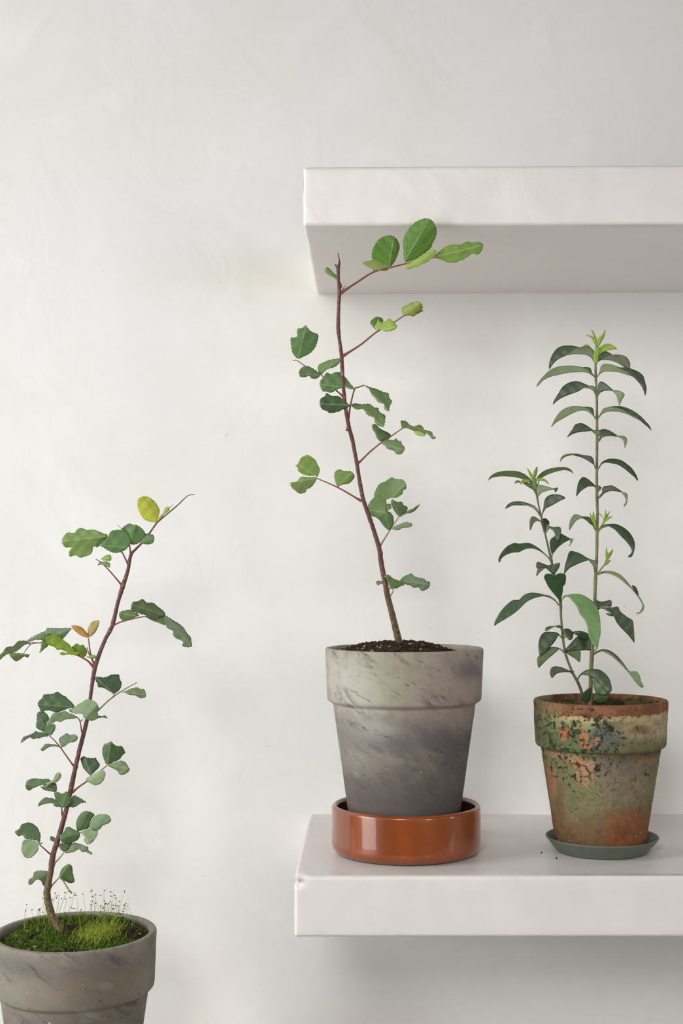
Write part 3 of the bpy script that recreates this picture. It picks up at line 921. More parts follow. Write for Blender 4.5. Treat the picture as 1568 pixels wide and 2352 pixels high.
L2 = [
 ('A', '905,375', '1085,68', (86, 142, 40), '905,375 897,310 893,240 910,185 945,130 1000,85 1060,67 1105,85 1130,125 1138,170 1125,215 1105,250 1095,280 1040,325 985,360 940,378', 26, 2),
 ('A', '790,418', '830,195', (84, 140, 42), '790,418 740,392 700,378 672,362 670,310 690,260 725,215 770,195 820,193 855,225 871,270 862,310 845,360 820,400', -18, 0),
 ('A', '690,440', '592,388', (158, 190, 108), '592,388 640,375 680,367 725,375 760,405 790,435 760,446 700,440 650,425 620,405', 12, 6),
 ('A', '912,425', '1135,300', (146, 188, 84), '912,425 920,395 950,385 1000,355 1050,325 1100,290 1135,300 1115,345 1060,385 1010,410 960,425 935,435', 14, 6),
 ('A', '1122,345', '1470,260', (112, 158, 62), '1122,345 1160,300 1210,268 1260,255 1300,258 1330,245 1360,235 1385,242 1440,238 1470,260 1460,300 1430,330 1400,320 1370,335 1330,365 1300,372 1270,387 1220,385 1160,362', 26, 0),
 ('A', '450,572', '340,425', (98, 148, 66), '450,572 430,555 415,510 375,483 345,465 330,445 345,420 365,430 390,455 415,478 440,520 455,550', -8, -4),
 ('A', '905,765', '1020,672', (132, 158, 62), '905,765 885,740 890,710 930,690 960,672 1010,668 1035,700 1025,735 995,750 975,773 940,768', None, 2),
 ('A', '705,872', '720,778', (92, 134, 64), '700,870 670,840 657,815 680,790 710,775 750,793 745,830 720,860', -10, -1),
 ('A', '710,877', '848,850', (152, 190, 98), '710,877 690,850 705,820 715,798 740,818 770,805 800,790 835,820 852,850 820,875 770,883 730,868', 10, 4),
 ('A', '138,1078', '195,840', (84, 134, 84), '138,1078 100,1040 88,990 85,930 110,925 132,918 130,890 138,860 165,858 195,838 220,870 245,888 283,905 277,960 260,1000 225,1040 180,1062', 16, 1),
 ('A', '303,1195', '437,1077', (104, 146, 92), '303,1195 282,1160 285,1125 330,1100 375,1085 437,1077 437,1110 400,1140 350,1155 325,1175', 8, -2),
 ('A', '298,1195', '150,1190', (94, 134, 92), '298,1195 270,1165 225,1138 185,1130 148,1162 150,1205 185,1213 215,1203 240,1222 275,1220', 10, 1),
 ('A', '543,1292', '300,1262', (96, 138, 90), '543,1292 510,1250 470,1200 440,1178 405,1176 375,1190 345,1178 320,1212 298,1240 297,1275 315,1312 345,1315 375,1325 415,1305 470,1283 520,1300', 12, 14),
 ('A', '510,1412', '298,1405', (64, 104, 66), '510,1412 460,1370 425,1346 380,1345 345,1325 330,1350 300,1368 295,1410 315,1445 345,1455 370,1470 430,1460 460,1445 495,1430', 8, 15),
 ('A', '610,1270', '790,1455', (88, 128, 84), '610,1268 650,1280 700,1295 755,1318 790,1328 795,1360 817,1385 800,1415 792,1455 760,1440 757,1405 715,1392 692,1360 668,1340 648,1295', 20, 1),
 ('A', '522,1415', '755,1565', (96, 134, 80), '522,1415 550,1398 600,1407 650,1403 690,1430 715,1432 725,1462 765,1485 765,1520 755,1567 720,1562 690,1535 685,1502 640,1485 605,1440 560,1445', 22, 2),
 ('B', '915,214', '840,62', (78, 122, 62), '915,214 885,185 868,138 845,105 838,65 870,55 905,90 950,115 990,135 1010,160 990,188 950,200', 8, 2),
 ('B', '918,228', '1130,290', (102, 142, 102), '918,228 945,205 985,193 1030,200 1055,183 1075,205 1100,208 1107,235 1133,265 1125,300 1095,327 1060,325 1030,292 985,282 955,250', 16, 3),
 ('B', '1112,92', '1410,175', (102, 132, 78), '1112,92 1100,55 1098,25 1145,28 1180,62 1220,75 1265,60 1300,85 1310,105 1375,125 1388,160 1413,170 1405,188 1375,185 1345,150 1300,125 1260,105 1200,105 1150,90', 24, 1),
 ('B', '1180,105', '1320,165', (162, 194, 112), '1180,102 1210,115 1215,128 1245,155 1280,165 1312,162 1322,140 1290,120 1250,104', 10, -2),
 ('B', '345,530', '165,410', (122, 166, 82), '345,530 325,520 265,520 215,505 175,478 165,440 148,432 175,410 200,360 258,333 300,355 320,370 335,385 350,420 368,460 362,500', 10, 2),
 ('B', '345,540', '103,580', (134, 170, 106), '345,540 320,590 290,625 250,645 240,670 190,682 155,660 115,625 103,580 135,578 165,568 200,530 260,533 320,530', 18, 4),
 ('B', '532,615', '660,490', (104, 146, 66), '532,615 510,580 500,530 505,485 545,462 575,475 610,478 650,480 683,520 665,560 630,592 580,600', 8, 1),
 ('B', '930,800', '1140,590', (114, 156, 102), '905,760 870,735 855,700 870,650 905,593 950,575 980,555 1015,537 1060,550 1110,553 1143,590 1147,637 1120,650 1115,680 1090,700 1060,718 1015,718 970,735 940,760', 14, 2),
 ('B', '960,850', '815,830', (130, 170, 124), '905,912 870,893 830,880 800,840 800,790 830,742 860,715 910,693 945,715 965,745 972,790 965,850 940,890', 8, 9),
 ('B', '960,850', '1012,795', (96, 136, 92), '965,835 962,790 985,772 1010,780 1012,810 990,828', 4, 5),
 ('B', '990,1010', '960,840', (78, 122, 66), '990,1012 945,975 920,940 900,905 940,880 970,838 1010,855 1030,890 1035,940 1020,975', 2, 5),
 ('B', '1085,888', '1020,730', (86, 120, 66), '1085,888 1050,850 1030,820 1010,760 1022,730 1060,755 1105,755 1125,785 1158,800 1155,830 1130,865', 10, 1),
 ('B', '1090,888', '1272,778', (82, 114, 64), '1090,888 1130,858 1165,832 1210,815 1240,790 1272,778 1240,820 1215,842 1180,858 1140,865', 12, 0),
 ('B', '1018,997', '1198,955', (112, 146, 106), '1018,997 1050,970 1090,957 1140,937 1198,950 1195,975 1155,988 1115,990 1080,1010 1045,1007', 14, 1),
 ('B', '1015,1530', '950,1420', (98, 138, 80), '950,1420 990,1413 1030,1445 1070,1460 1110,1480 1130,1503 1090,1518 1060,1535 1010,1532 985,1500 975,1460', 8, 10),
 ('B', '1093,1465', '1358,1500', (94, 128, 100), '1093,1465 1130,1425 1165,1410 1195,1400 1230,1430 1300,1445 1330,1470 1358,1475 1355,1520 1320,1550 1280,1555 1255,1525 1215,1530 1185,1510 1145,1500', 16, 0),
 ('B', '940,1495', '873,1480', (98, 134, 104), '872,1480 895,1465 935,1475 945,1500 915,1493 895,1508', -8, -3),
]
for w, b, t, col, out, tilt, fr in L2:
    p2.leaf(w, b, t, [(col, out)], tilt, fr)

# ---- left sapling
p1 = Plant(plant1, foot1.y + DW, M_bark, M_leaf, False, 33, 0.0)
p1.stem([(140, 2148, 12), (137, 2136, 10.5), (128, 2120, 9), (118, 2100, 8.6), (110, 2070, 8.4), (108, 2047, 8), (112.5, 2024, 7), (117, 2001, 6.4), (119.5, 1978, 6.8), (124, 1955, 6.2), (132, 1932, 6),
         (145.8, 1884, 5.8), (154.5, 1850, 5.4), (164.5, 1804, 5.8), (171.6, 1770, 5.2), (182, 1724, 5.1), (194, 1678, 4.8), (203.8, 1632, 4.4), (209.5, 1586, 4.2), (219, 1530, 5),
         (240, 1472, 4.4), (257.5, 1437, 4.9), (270.6, 1384, 4.5), (283, 1343, 5.2), (293.4, 1311, 4.2), (300, 1276, 3.8), (311, 1262, 2.8), (326, 1247, 2.3), (343, 1225, 2), (361, 1200, 2),
         (381, 1183, 1.5), (408, 1160, 1.4), (431, 1139, 1.0), (447, 1136, 0.6)], M_bark, 0.0)
p1.twig('C', '1020,530 1018,480 1012,430', 2.0, 1.2, 8, RT)
p1.twig('C', '1003,640 1000,600 975,545 955,505 945,480', 2.4, 1.4, 6, RT)
p1.twig('C', '1140,395 1110,420', 1.2, 1.0, 4, RT)
p1.twig('C', '958,775 945,755 860,655 800,595 750,558', 2.2, 0.9, 12, RT)
p1.twig('C', '805,598 790,575', 0.8, 0.6, 2, RT)
p1.twig('C', '870,1090 895,1075 950,1050 1050,1025 1140,1008 1220,1005 1292,1000', 1.9, 0.9, 20, RT)
p1.twig('C', '735,1410 690,1360 620,1318 570,1298 450,1250 320,1216 240,1224', 2.4, 1.1, 14, RT)
p1.twig('C', '320,1216 250,1210 215,1197', 1.0, .7, -6, RT)
p1.twig('C', '240,1226 210,1262 180,1305', 1.1, 0.7, 4, RT)
p1.twig('C', '745,1395 715,1330 702,1260 693,1178', 2.4, 1.2, 10, RT)
p1.twig('C', '738,1375 700,1310 680,1250', 1.8, 1.0, 14, RT)
p1.twig('C', '1228,272 1260,235 1300,190 1355,130', 1.4, 0.5, 4, M_twig_g)
p1.twig('C', '960,335 935,305 915,293', .7, .5, 4, M_twig_g)
p1.twig('D', '895,470 985,395 1080,305 1150,250 1260,180 1370,120', 2.2, 1.0, -12, M_twig_g)
p1.twig('D', '1125,270 1140,255 1135,232', 1.4, 1.0, 3, RT)
p1.twig('D', '820,705 828,660 815,600 800,510 775,470', 2.0, 1.2, 14, RT)
p1.twig('D', '800,512 830,490', 1.2, .9, 3, RT)
p1.twig('D', '745,960 725,940 660,850 600,765 545,700 495,655', 2.0, 1.1, 14, RT)
p1.twig('D', '605,775 617,766', 1.1, .8, 2, RT)
p1.twig('D', '725,1215 745,1200 800,1155 860,1115 960,1040 1070,950', 2.3, 1.1, 14, RT)
p1.twig('D', '905,1085 905,1045', 1.1, .8, -3, RT)
p1.twig('D', '622,1450 618,1400 612,1365 560,1290 545,1215 500,1140', 1.8, 0.9, 16, RT)
p1.twig('D', '520,1845 500,1835 450,1790 400,1745 390,1722', 2.0, 1.1, 14, RT)
p1.twig('D', '540,1945 555,1920 600,1870 640,1820', 2.0, 1.1, 14, M_twig_g)
p1.twig('D', '585,1760 650,1700 720,1665 800,1622 895,1590', 1.6, 1.0, 20, M_twig_g)
p1.twig('E', '505,865 520,845 550,810 592,767', 1.9, 1.1, 10, RT)
L1 = [
 ('C', '1225,270', '1110,75', (176, 194, 44), '1225,270 1180,268 1130,250 1100,210 1085,180 1075,145 1080,90 1110,72 1150,70 1195,95 1230,135 1250,180 1240,225', 8, 1),
 ('C', '1240,262', '1320,150', (164, 176, 70), '1232,268 1245,228 1275,198 1290,162 1305,152 1328,152 1320,185 1290,205 1262,240', 6, 1),
 ('C', '842,378', '488,420', (120, 164, 92), '842,378 820,395 770,420 765,468 730,462 720,510 680,535 625,548 590,530 545,540 540,500 558,470 510,468 483,425 495,385 530,350 580,355 600,330 635,315 680,330 730,328 780,345 815,360', 20, 2),
 ('C', '848,370', '735,440', (104, 148, 84), '842,372 820,362 800,375 760,400 735,430 765,462 800,440 830,410', 10, -2),
 ('C', '1012,440', '1060,285', (88, 136, 84), '950,325 980,295 1010,280 1040,292 1060,290 1105,315 1135,355 1130,385 1110,420 1060,445 1020,440 1005,400 985,350', 8, -1),
 ('C', '1000,470', '780,450', (94, 150, 92), '778,450 820,410 850,370 870,340 930,330 990,345 1015,385 1022,430 1000,470 960,500 900,512 850,495 810,470', 16, 8),
 ('C', '1110,422', '1208,395', (86, 130, 80), '1108,425 1120,375 1150,358 1175,365 1200,370 1208,400 1195,435 1155,445 1115,438', 6, 1),
 ('C', '800,568', '868,550', (128, 170, 58), '790,560 830,530 865,528 872,560 862,573 825,572', 6, 2),
 ('C', '800,598', '858,620', (98, 136, 60), '765,608 775,588 800,582 835,577 860,595 857,627 830,615 795,603', 8, 3),
 ('C', '1075,1005', '935,985', (92, 132, 78), '932,990 945,970 1010,955 1040,975 1075,985 1085,1005 1040,1020 990,1042 945,1030', -6, -2),
 ('C', '1290,1000', '1285,1070', (96, 126, 78), '1140,1010 1200,1020 1250,1005 1290,1000 1295,1040 1290,1077 1240,1058 1190,1040', -4, -2),
 ('C', '1288,1000', '1032,915', (88, 114, 80), '1028,965 1035,900 1075,890 1118,873 1150,900 1195,900 1240,935 1285,970 1292,1000 1250,1010 1215,1032 1150,1005 1090,985', 22, 3),
 ('C', '1292,1000', '1495,1245', (88, 116, 86), '1292,1000 1350,1035 1400,1065 1440,1100 1465,1140 1490,1168 1502,1220 1500,1245 1460,1250 1425,1237 1432,1205 1380,1180 1355,1155 1352,1122 1310,1100 1290,1060 1285,1020', 20, 2),
 ('C', '687,1175', '560,1080', (196, 146, 68), '687,1175 640,1162 600,1135 570,1105 560,1080 600,1080 640,1095 675,1130 690,1155', 8, 1),
 ('C', '693,1172', '775,1042', (176, 160, 88), '693,1172 685,1130 695,1085 720,1050 765,1038 778,1050 765,1100 740,1140 710,1165', -6, 0),
 ('C', '320,1210', '370,1145', (86, 122, 50), '285,1190 330,1160 375,1138 385,1175 345,1190', 4, 1),
 ('C', '300,1208', '555,1102', (108, 142, 112), '215,1195 260,1165 310,1140 355,1120 368,1100 420,1100 490,1100 558,1100 540,1130 510,1165 490,1185 460,1175 440,1155 400,1158 350,1165 290,1185 250,1200', 10, -4),
 ('C', '615,1315', '360,1185', (126, 174, 30), '355,1190 375,1160 420,1158 450,1150 480,1175 500,1195 540,1225 562,1250 600,1290 620,1308 570,1300 530,1285 490,1265 450,1270 420,1245 375,1225', 22, 6),
 ('C', '640,1325', '600,1220', (108, 154, 44), '560,1255 595,1220 625,1235 650,1230 680,1275 675,1310 650,1328 600,1300 568,1282', 8, 2),
 ('C', '620,1318', '465,1300', (138, 178, 56), '465,1302 485,1285 515,1292 545,1285 590,1285 628,1292 600,1312 540,1307 490,1312', 12, 10),
 ('C', '330,1216', '308,1297', (98, 134, 72), '306,1297 320,1250 325,1200 360,1190 377,1235 350,1260 325,1282', 10, 2),
 ('C', '240,1222', '-10,1370', (80, 106, 54), '240,1222 210,1200 150,1200 125,1215 105,1240 50,1250 20,1290 0,1310 -15,1370 15,1335 60,1302 130,1280 180,1240 210,1225', 14, 2),
 ('C', '180,1305', '75,1310', (100, 130, 72), '70,1300 100,1292 160,1297 210,1303 232,1308 215,1332 190,1322 160,1345 125,1360 95,1340', 6, 2),
 ('C', '690,1322', '748,1325', (128, 156, 56), '675,1325 715,1310 748,1316 745,1338 710,1336', 6, 6),
 ('D', '1135,232', '955,68', (68, 102, 76), '1135,232 1080,200 1045,180 1010,168 985,170 970,130 950,65 1030,70 1080,57 1125,40 1190,42 1197,80 1218,125 1205,180 1170,215', 14, 1),
 ('D', '1215,215', '1458,240', (98, 128, 86), '1210,220 1255,205 1300,185 1370,168 1400,185 1440,188 1458,235 1450,270 1400,277 1350,250 1290,243 1250,222', 16, 1),
 ('D', '745,365', '378,340', (84, 122, 92), '747,368 720,320 680,285 655,258 640,255 605,230 570,213 520,235 440,240 422,272 390,305 375,340 395,375 410,425 450,405 490,400 530,412 580,418 620,405 690,378', 26, 2),
 ('D', '775,470', '465,530', (122, 156, 128), '778,470 740,445 690,425 650,405 600,417 545,420 515,450 490,490 463,532 530,527 565,505 605,517 660,488 730,485', 24, 6),
 ('D', '985,475', '1075,480', (98, 124, 96), '975,450 1020,457 1050,448 1075,480 1030,470 985,475', -4, -6),
 ('D', '830,490', '975,330', (112, 148, 114), '690,398 735,370 790,335 840,305 880,288 930,300 970,335 990,385 975,420 985,470 930,502 870,495 835,468 820,432 740,432', 12, 16),
 ('D', '495,650', '375,420', (88, 126, 98), '370,430 400,410 450,420 480,450 492,490 470,535 440,580 430,612 380,585 358,560 365,510', 12, 1),
 ('D', '492,648', '545,545', (86, 124, 92), '490,648 445,620 420,595 455,545 500,533 550,545 550,590 530,625 510,650', 10, 4),
 ('D', '490,655', '205,727', (94, 122, 96), '492,655 440,620 390,618 355,605 325,630 260,655 230,668 205,727 250,697 300,670 335,690 360,678 390,682 430,665', 18, 2),
 ('D', '615,768', '772,665', (92, 130, 102), '615,770 600,735 588,690 605,665 640,645 660,627 700,645 740,640 777,665 765,700 735,717 690,725 650,757', 12, 2),
 ('D', '597,767', '410,795', (120, 150, 122), '597,767 560,740 520,738 455,733 430,760 406,790 430,806 480,772 540,760', 14, 4),
 ('D', '905,1045', '840,858', (66, 102, 72), '905,1047 860,1010 830,970 815,925 805,880 840,858 870,872 930,877 955,873 975,905 997,935 990,970 950,1010', -6, -1),
 ('D', '1070,940', '1105,710', (78, 118, 78), '1070,942 1045,900 1025,840 1025,780 1045,735 1075,728 1105,708 1135,735 1170,755 1215,757 1240,790 1252,825 1225,850 1195,890 1140,915', 12, 1),
 ('D', '1073,945', '1297,985', (98, 134, 98), '1070,945 1130,925 1175,910 1220,903 1260,925 1280,960 1297,985 1275,1020 1230,1045 1195,1040 1180,1010 1140,985 1100,965', 18, 4),
 ('D', '870,1105', '1050,1020', (140, 176, 148), '865,1075 860,1100 900,1125 950,1148 1000,1135 1035,1100 1052,1050 1045,1010 1010,998 960,1020 920,1050', 16, 5),
 ('D', '510,1150', '255,1140', (104, 142, 112), '253,1140 275,1100 335,1080 390,1083 440,1087 475,1082 510,1105 480,1135 420,1145 380,1160 330,1180 290,1203 260,1180', 14, 1),
 ('D', '540,1205', '410,1160', (84, 118, 78), '403,1160 440,1165 470,1160 510,1125 557,1125 570,1180 555,1217 500,1207 445,1197', -4, -2),
 ('D', '510,1150', '600,1025', (138, 170, 142), '430,1147 480,1120 530,1090 550,1045 585,1018 610,1040 600,1085 560,1120 510,1128 470,1168 440,1162', 12, 5),
 ('D', '607,1360', '385,1345', (106, 142, 116), '610,1362 570,1367 540,1355 525,1330 480,1330 430,1340 383,1362 385,1330 420,1290 460,1268 490,1275 520,1275 560,1300 590,1330', 16, 2),
 ('D', '700,1360', '858,1318', (104, 138, 106), '735,1250 800,1275 862,1318 810,1327 770,1355 740,1370 690,1362 700,1310', -14, -6),
 ('D', '620,1368', '665,1212', (88, 132, 86), '540,1222 580,1215 620,1232 665,1210 690,1245 712,1280 700,1330 670,1362 620,1370 590,1340 560,1300 548,1265', 8, 10),
 ('D', '775,1608', '880,1410', (82, 124, 90), '775,1608 760,1560 765,1500 795,1445 835,1410 890,1410 945,1440 925,1475 905,1510 890,1575 840,1590 800,1603', 10, 1),
 ('D', '898,1590', '1105,1480', (108, 150, 122), '975,1600 920,1593 892,1570 905,1520 940,1465 990,1440 1060,1438 1100,1465 1110,1495 1085,1530 1030,1550 1005,1580', 14, 3),
 ('D', '825,1615', '890,1738', (130, 164, 134), '870,1738 840,1700 845,1660 822,1640 820,1605 860,1592 910,1590 975,1600 970,1650 940,1700 905,1735', 12, 5),
 ('D', '798,1622', '605,1680', (88, 132, 88), '800,1625 770,1605 720,1580 690,1562 655,1575 640,1610 600,1650 600,1690 630,1725 680,1735 740,1715 790,1680', 10, 10),
 ('D', '637,1812', '700,1735', (64, 98, 64), '595,1735 640,1730 722,1725 705,1770 655,1812 620,1803 593,1770', -6, -3),
 ('D', '645,1828', '918,1838', (98, 130, 98), '645,1828 690,1780 720,1735 745,1722 800,1735 850,1755 880,1765 885,1798 922,1825 912,1845 860,1815 820,1817 790,1787 740,1815 700,1822', 18, 1),
 ('D', '395,1722', '148,1612', (92, 132, 104), '395,1722 360,1700 290,1690 250,1680 225,1650 185,1657 147,1614 190,1585 205,1555 225,1535 290,1520 340,1540 380,1580 405,1640 403,1690', 16, 1),
 ('D', '410,1728', '290,1878', (134, 170, 142), '432,1728 385,1750 385,1790 350,1840 300,1878 250,1868 218,1820 213,1760 235,1700 270,1690 330,1700 400,1720', 12, 4),
 ('D', '570,1715', '503,1672', (84, 122, 82), '500,1670 515,1657 560,1685 580,1725 530,1712 505,1697', -8, -6),
 ('E', '488,712', '288,828', (96, 120, 86), '490,712 440,698 380,695 340,715 330,755 290,785 283,828 310,837 350,800 380,785 410,800 430,845 460,838 485,790', -12, -6),
 ('E', '592,767', '685,628', (84, 124, 78), '590,767 600,720 620,675 655,645 685,628 722,660 728,720 745,805 700,820 650,800 620,780', 6, 0),
 ('E', '592,769', '720,920', (108, 144, 104), '588,768 620,768 650,815 690,880 722,912 712,928 680,890 650,840 620,795', 10, 3),
]
for w, b, t, col, out, tilt, fr in L1:
    p1.leaf(w, b, t, [(col, out)], tilt, fr)

# ---- the two-stemmed plant
p3 = Plant(plant3, foot3.y + DW, M_stem_g, M_leaf3, True, 44, 0.0)
p3.stem([(1354.5, 1640, 5.2), (1355, 1606, 5), (1356.7, 1554, 4.8), (1358.7, 1504, 4.8), (1362, 1450, 4), (1365.7, 1392, 3.8), (1366, 1373, 3.7), (1367.5, 1318, 3.9), (1370, 1274, 3.4), (1371, 1199, 3.6), (1371.5, 1178, 3.2),
         (1370.5, 1140, 3.4), (1370, 1103, 3), (1370.5, 1008, 3), (1370, 912, 2.8), (1368, 872, 3), (1367, 834, 2.6), (1367, 815, 2.8), (1369, 795, 2.0)], M_stem_g, 0.0)
p3.D += 0.0
p3.stem([(1341, 1640, 3.6), (1339, 1610, 3.4), (1335, 1589, 3.3), (1326, 1566, 3.4), (1314, 1544, 3), (1299, 1504, 2.8), (1292.8, 1469, 2.9), (1288, 1417, 2.6), (1286.6, 1384, 3.2), (1277, 1345, 2.2), (1271.7, 1321, 2.4), (1266, 1289, 3),
         (1256.7, 1249, 2.1), (1245.5, 1199, 2.5), (1241, 1180, 2), (1236.8, 1162, 1.9), (1229.4, 1122, 2.6), (1226, 1105, 2.2), (1225, 1095, 1.4)], M_stem_b, -0.012)
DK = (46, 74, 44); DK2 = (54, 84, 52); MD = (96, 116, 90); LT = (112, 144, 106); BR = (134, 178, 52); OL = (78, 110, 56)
# petioles: (window, polyline from stem to leaf, nearer by)
for w, txt, dz in [
    ('F', '770,500 755,470 745,440', 4), ('F', '775,500 790,470 815,455', 4), ('F', '768,670 745,640 720,610', 6), ('F', '775,670 800,640 822,605', 6),
    ('F', '778,895 765,850 745,815', 5), ('F', '785,895 800,860 812,830', 5), ('F', '785,1175 765,1150 740,1105', 6), ('F', '790,1175 812,1130 840,1095', 6),
    ('F', '785,1430 790,1380 805,1345', 8), ('F', '792,1430 812,1400 830,1375', 8), ('F', '783,1775 765,1745 745,1690', 6), ('F', '790,1775 815,1735 845,1690', 6),
    ('F', '788,2110 795,2060 805,2015', 8), ('F', '795,2120 825,2080 855,2045', 8),
    ('G', '1050,700 1020,650 1005,610', 6), ('G', '1052,700 1080,660 1110,640', 6), ('G', '1038,1085 1025,1020 1010,965', 6), ('G', '1040,1090 1070,1075 1110,1058', 6),
    ('G', '1045,690 1025,640 1010,590', 8), ('G', '1055,690 1085,640 1105,600', 8), ('G', '1045,1085 1080,1040 1115,990 1135,940', 8),
    ('G', '475,300 450,265 430,230', 4), ('G', '485,290 505,240 520,200', 4), ('G', '480,330 455,290 430,262', 5), ('G', '492,370 505,350 515,330', 5),
    ('G', '528,545 510,510 490,480', 5), ('G', '535,545 548,510 560,490', 5), ('G', '560,690 545,640 530,590', 5), ('G', '570,710 585,680 600,655', 6),
    ('G', '618,950 590,920 550,880', 6), ('G', '630,950 632,910 640,880', 7), ('G', '650,1090 640,1060 625,1025', 6), ('G', '652,1090 665,1050 675,1015', 6),
    ('H', '695,240 660,195 620,165', 6), ('H', '705,240 725,190 760,155', 8), ('H', '705,235 712,215 712,195', 8),
    ('H', '722,470 705,440 680,432', 5), ('H', '725,480 740,475 750,478', 6), ('H', '735,555 710,530 685,503', 6), ('H', '745,680 720,655 695,640', 6),
    ('H', '735,555 770,520 850,500', 8), ('H', '748,670 790,645 860,600', 12), ('H', '865,940 830,890 795,852', 6), ('H', '868,935 885,895 920,875', 8),
    ('H', '1010,700 1040,675 1085,660', 6), ('H', '1028,285 1060,265 1095,255', 5), ('H', '995,690 1020,670 1045,640', 8), ('H', '985,1110 970,1080 955,1060', 8), ('H', '990,1130 1030,1110 1060,1095', 8), ('H', '925,1150 880,1130 850,1115', 8)]:
    p3.twig(w, txt, 1.7, 1.3, dz, M_stem_g, 'petiole')
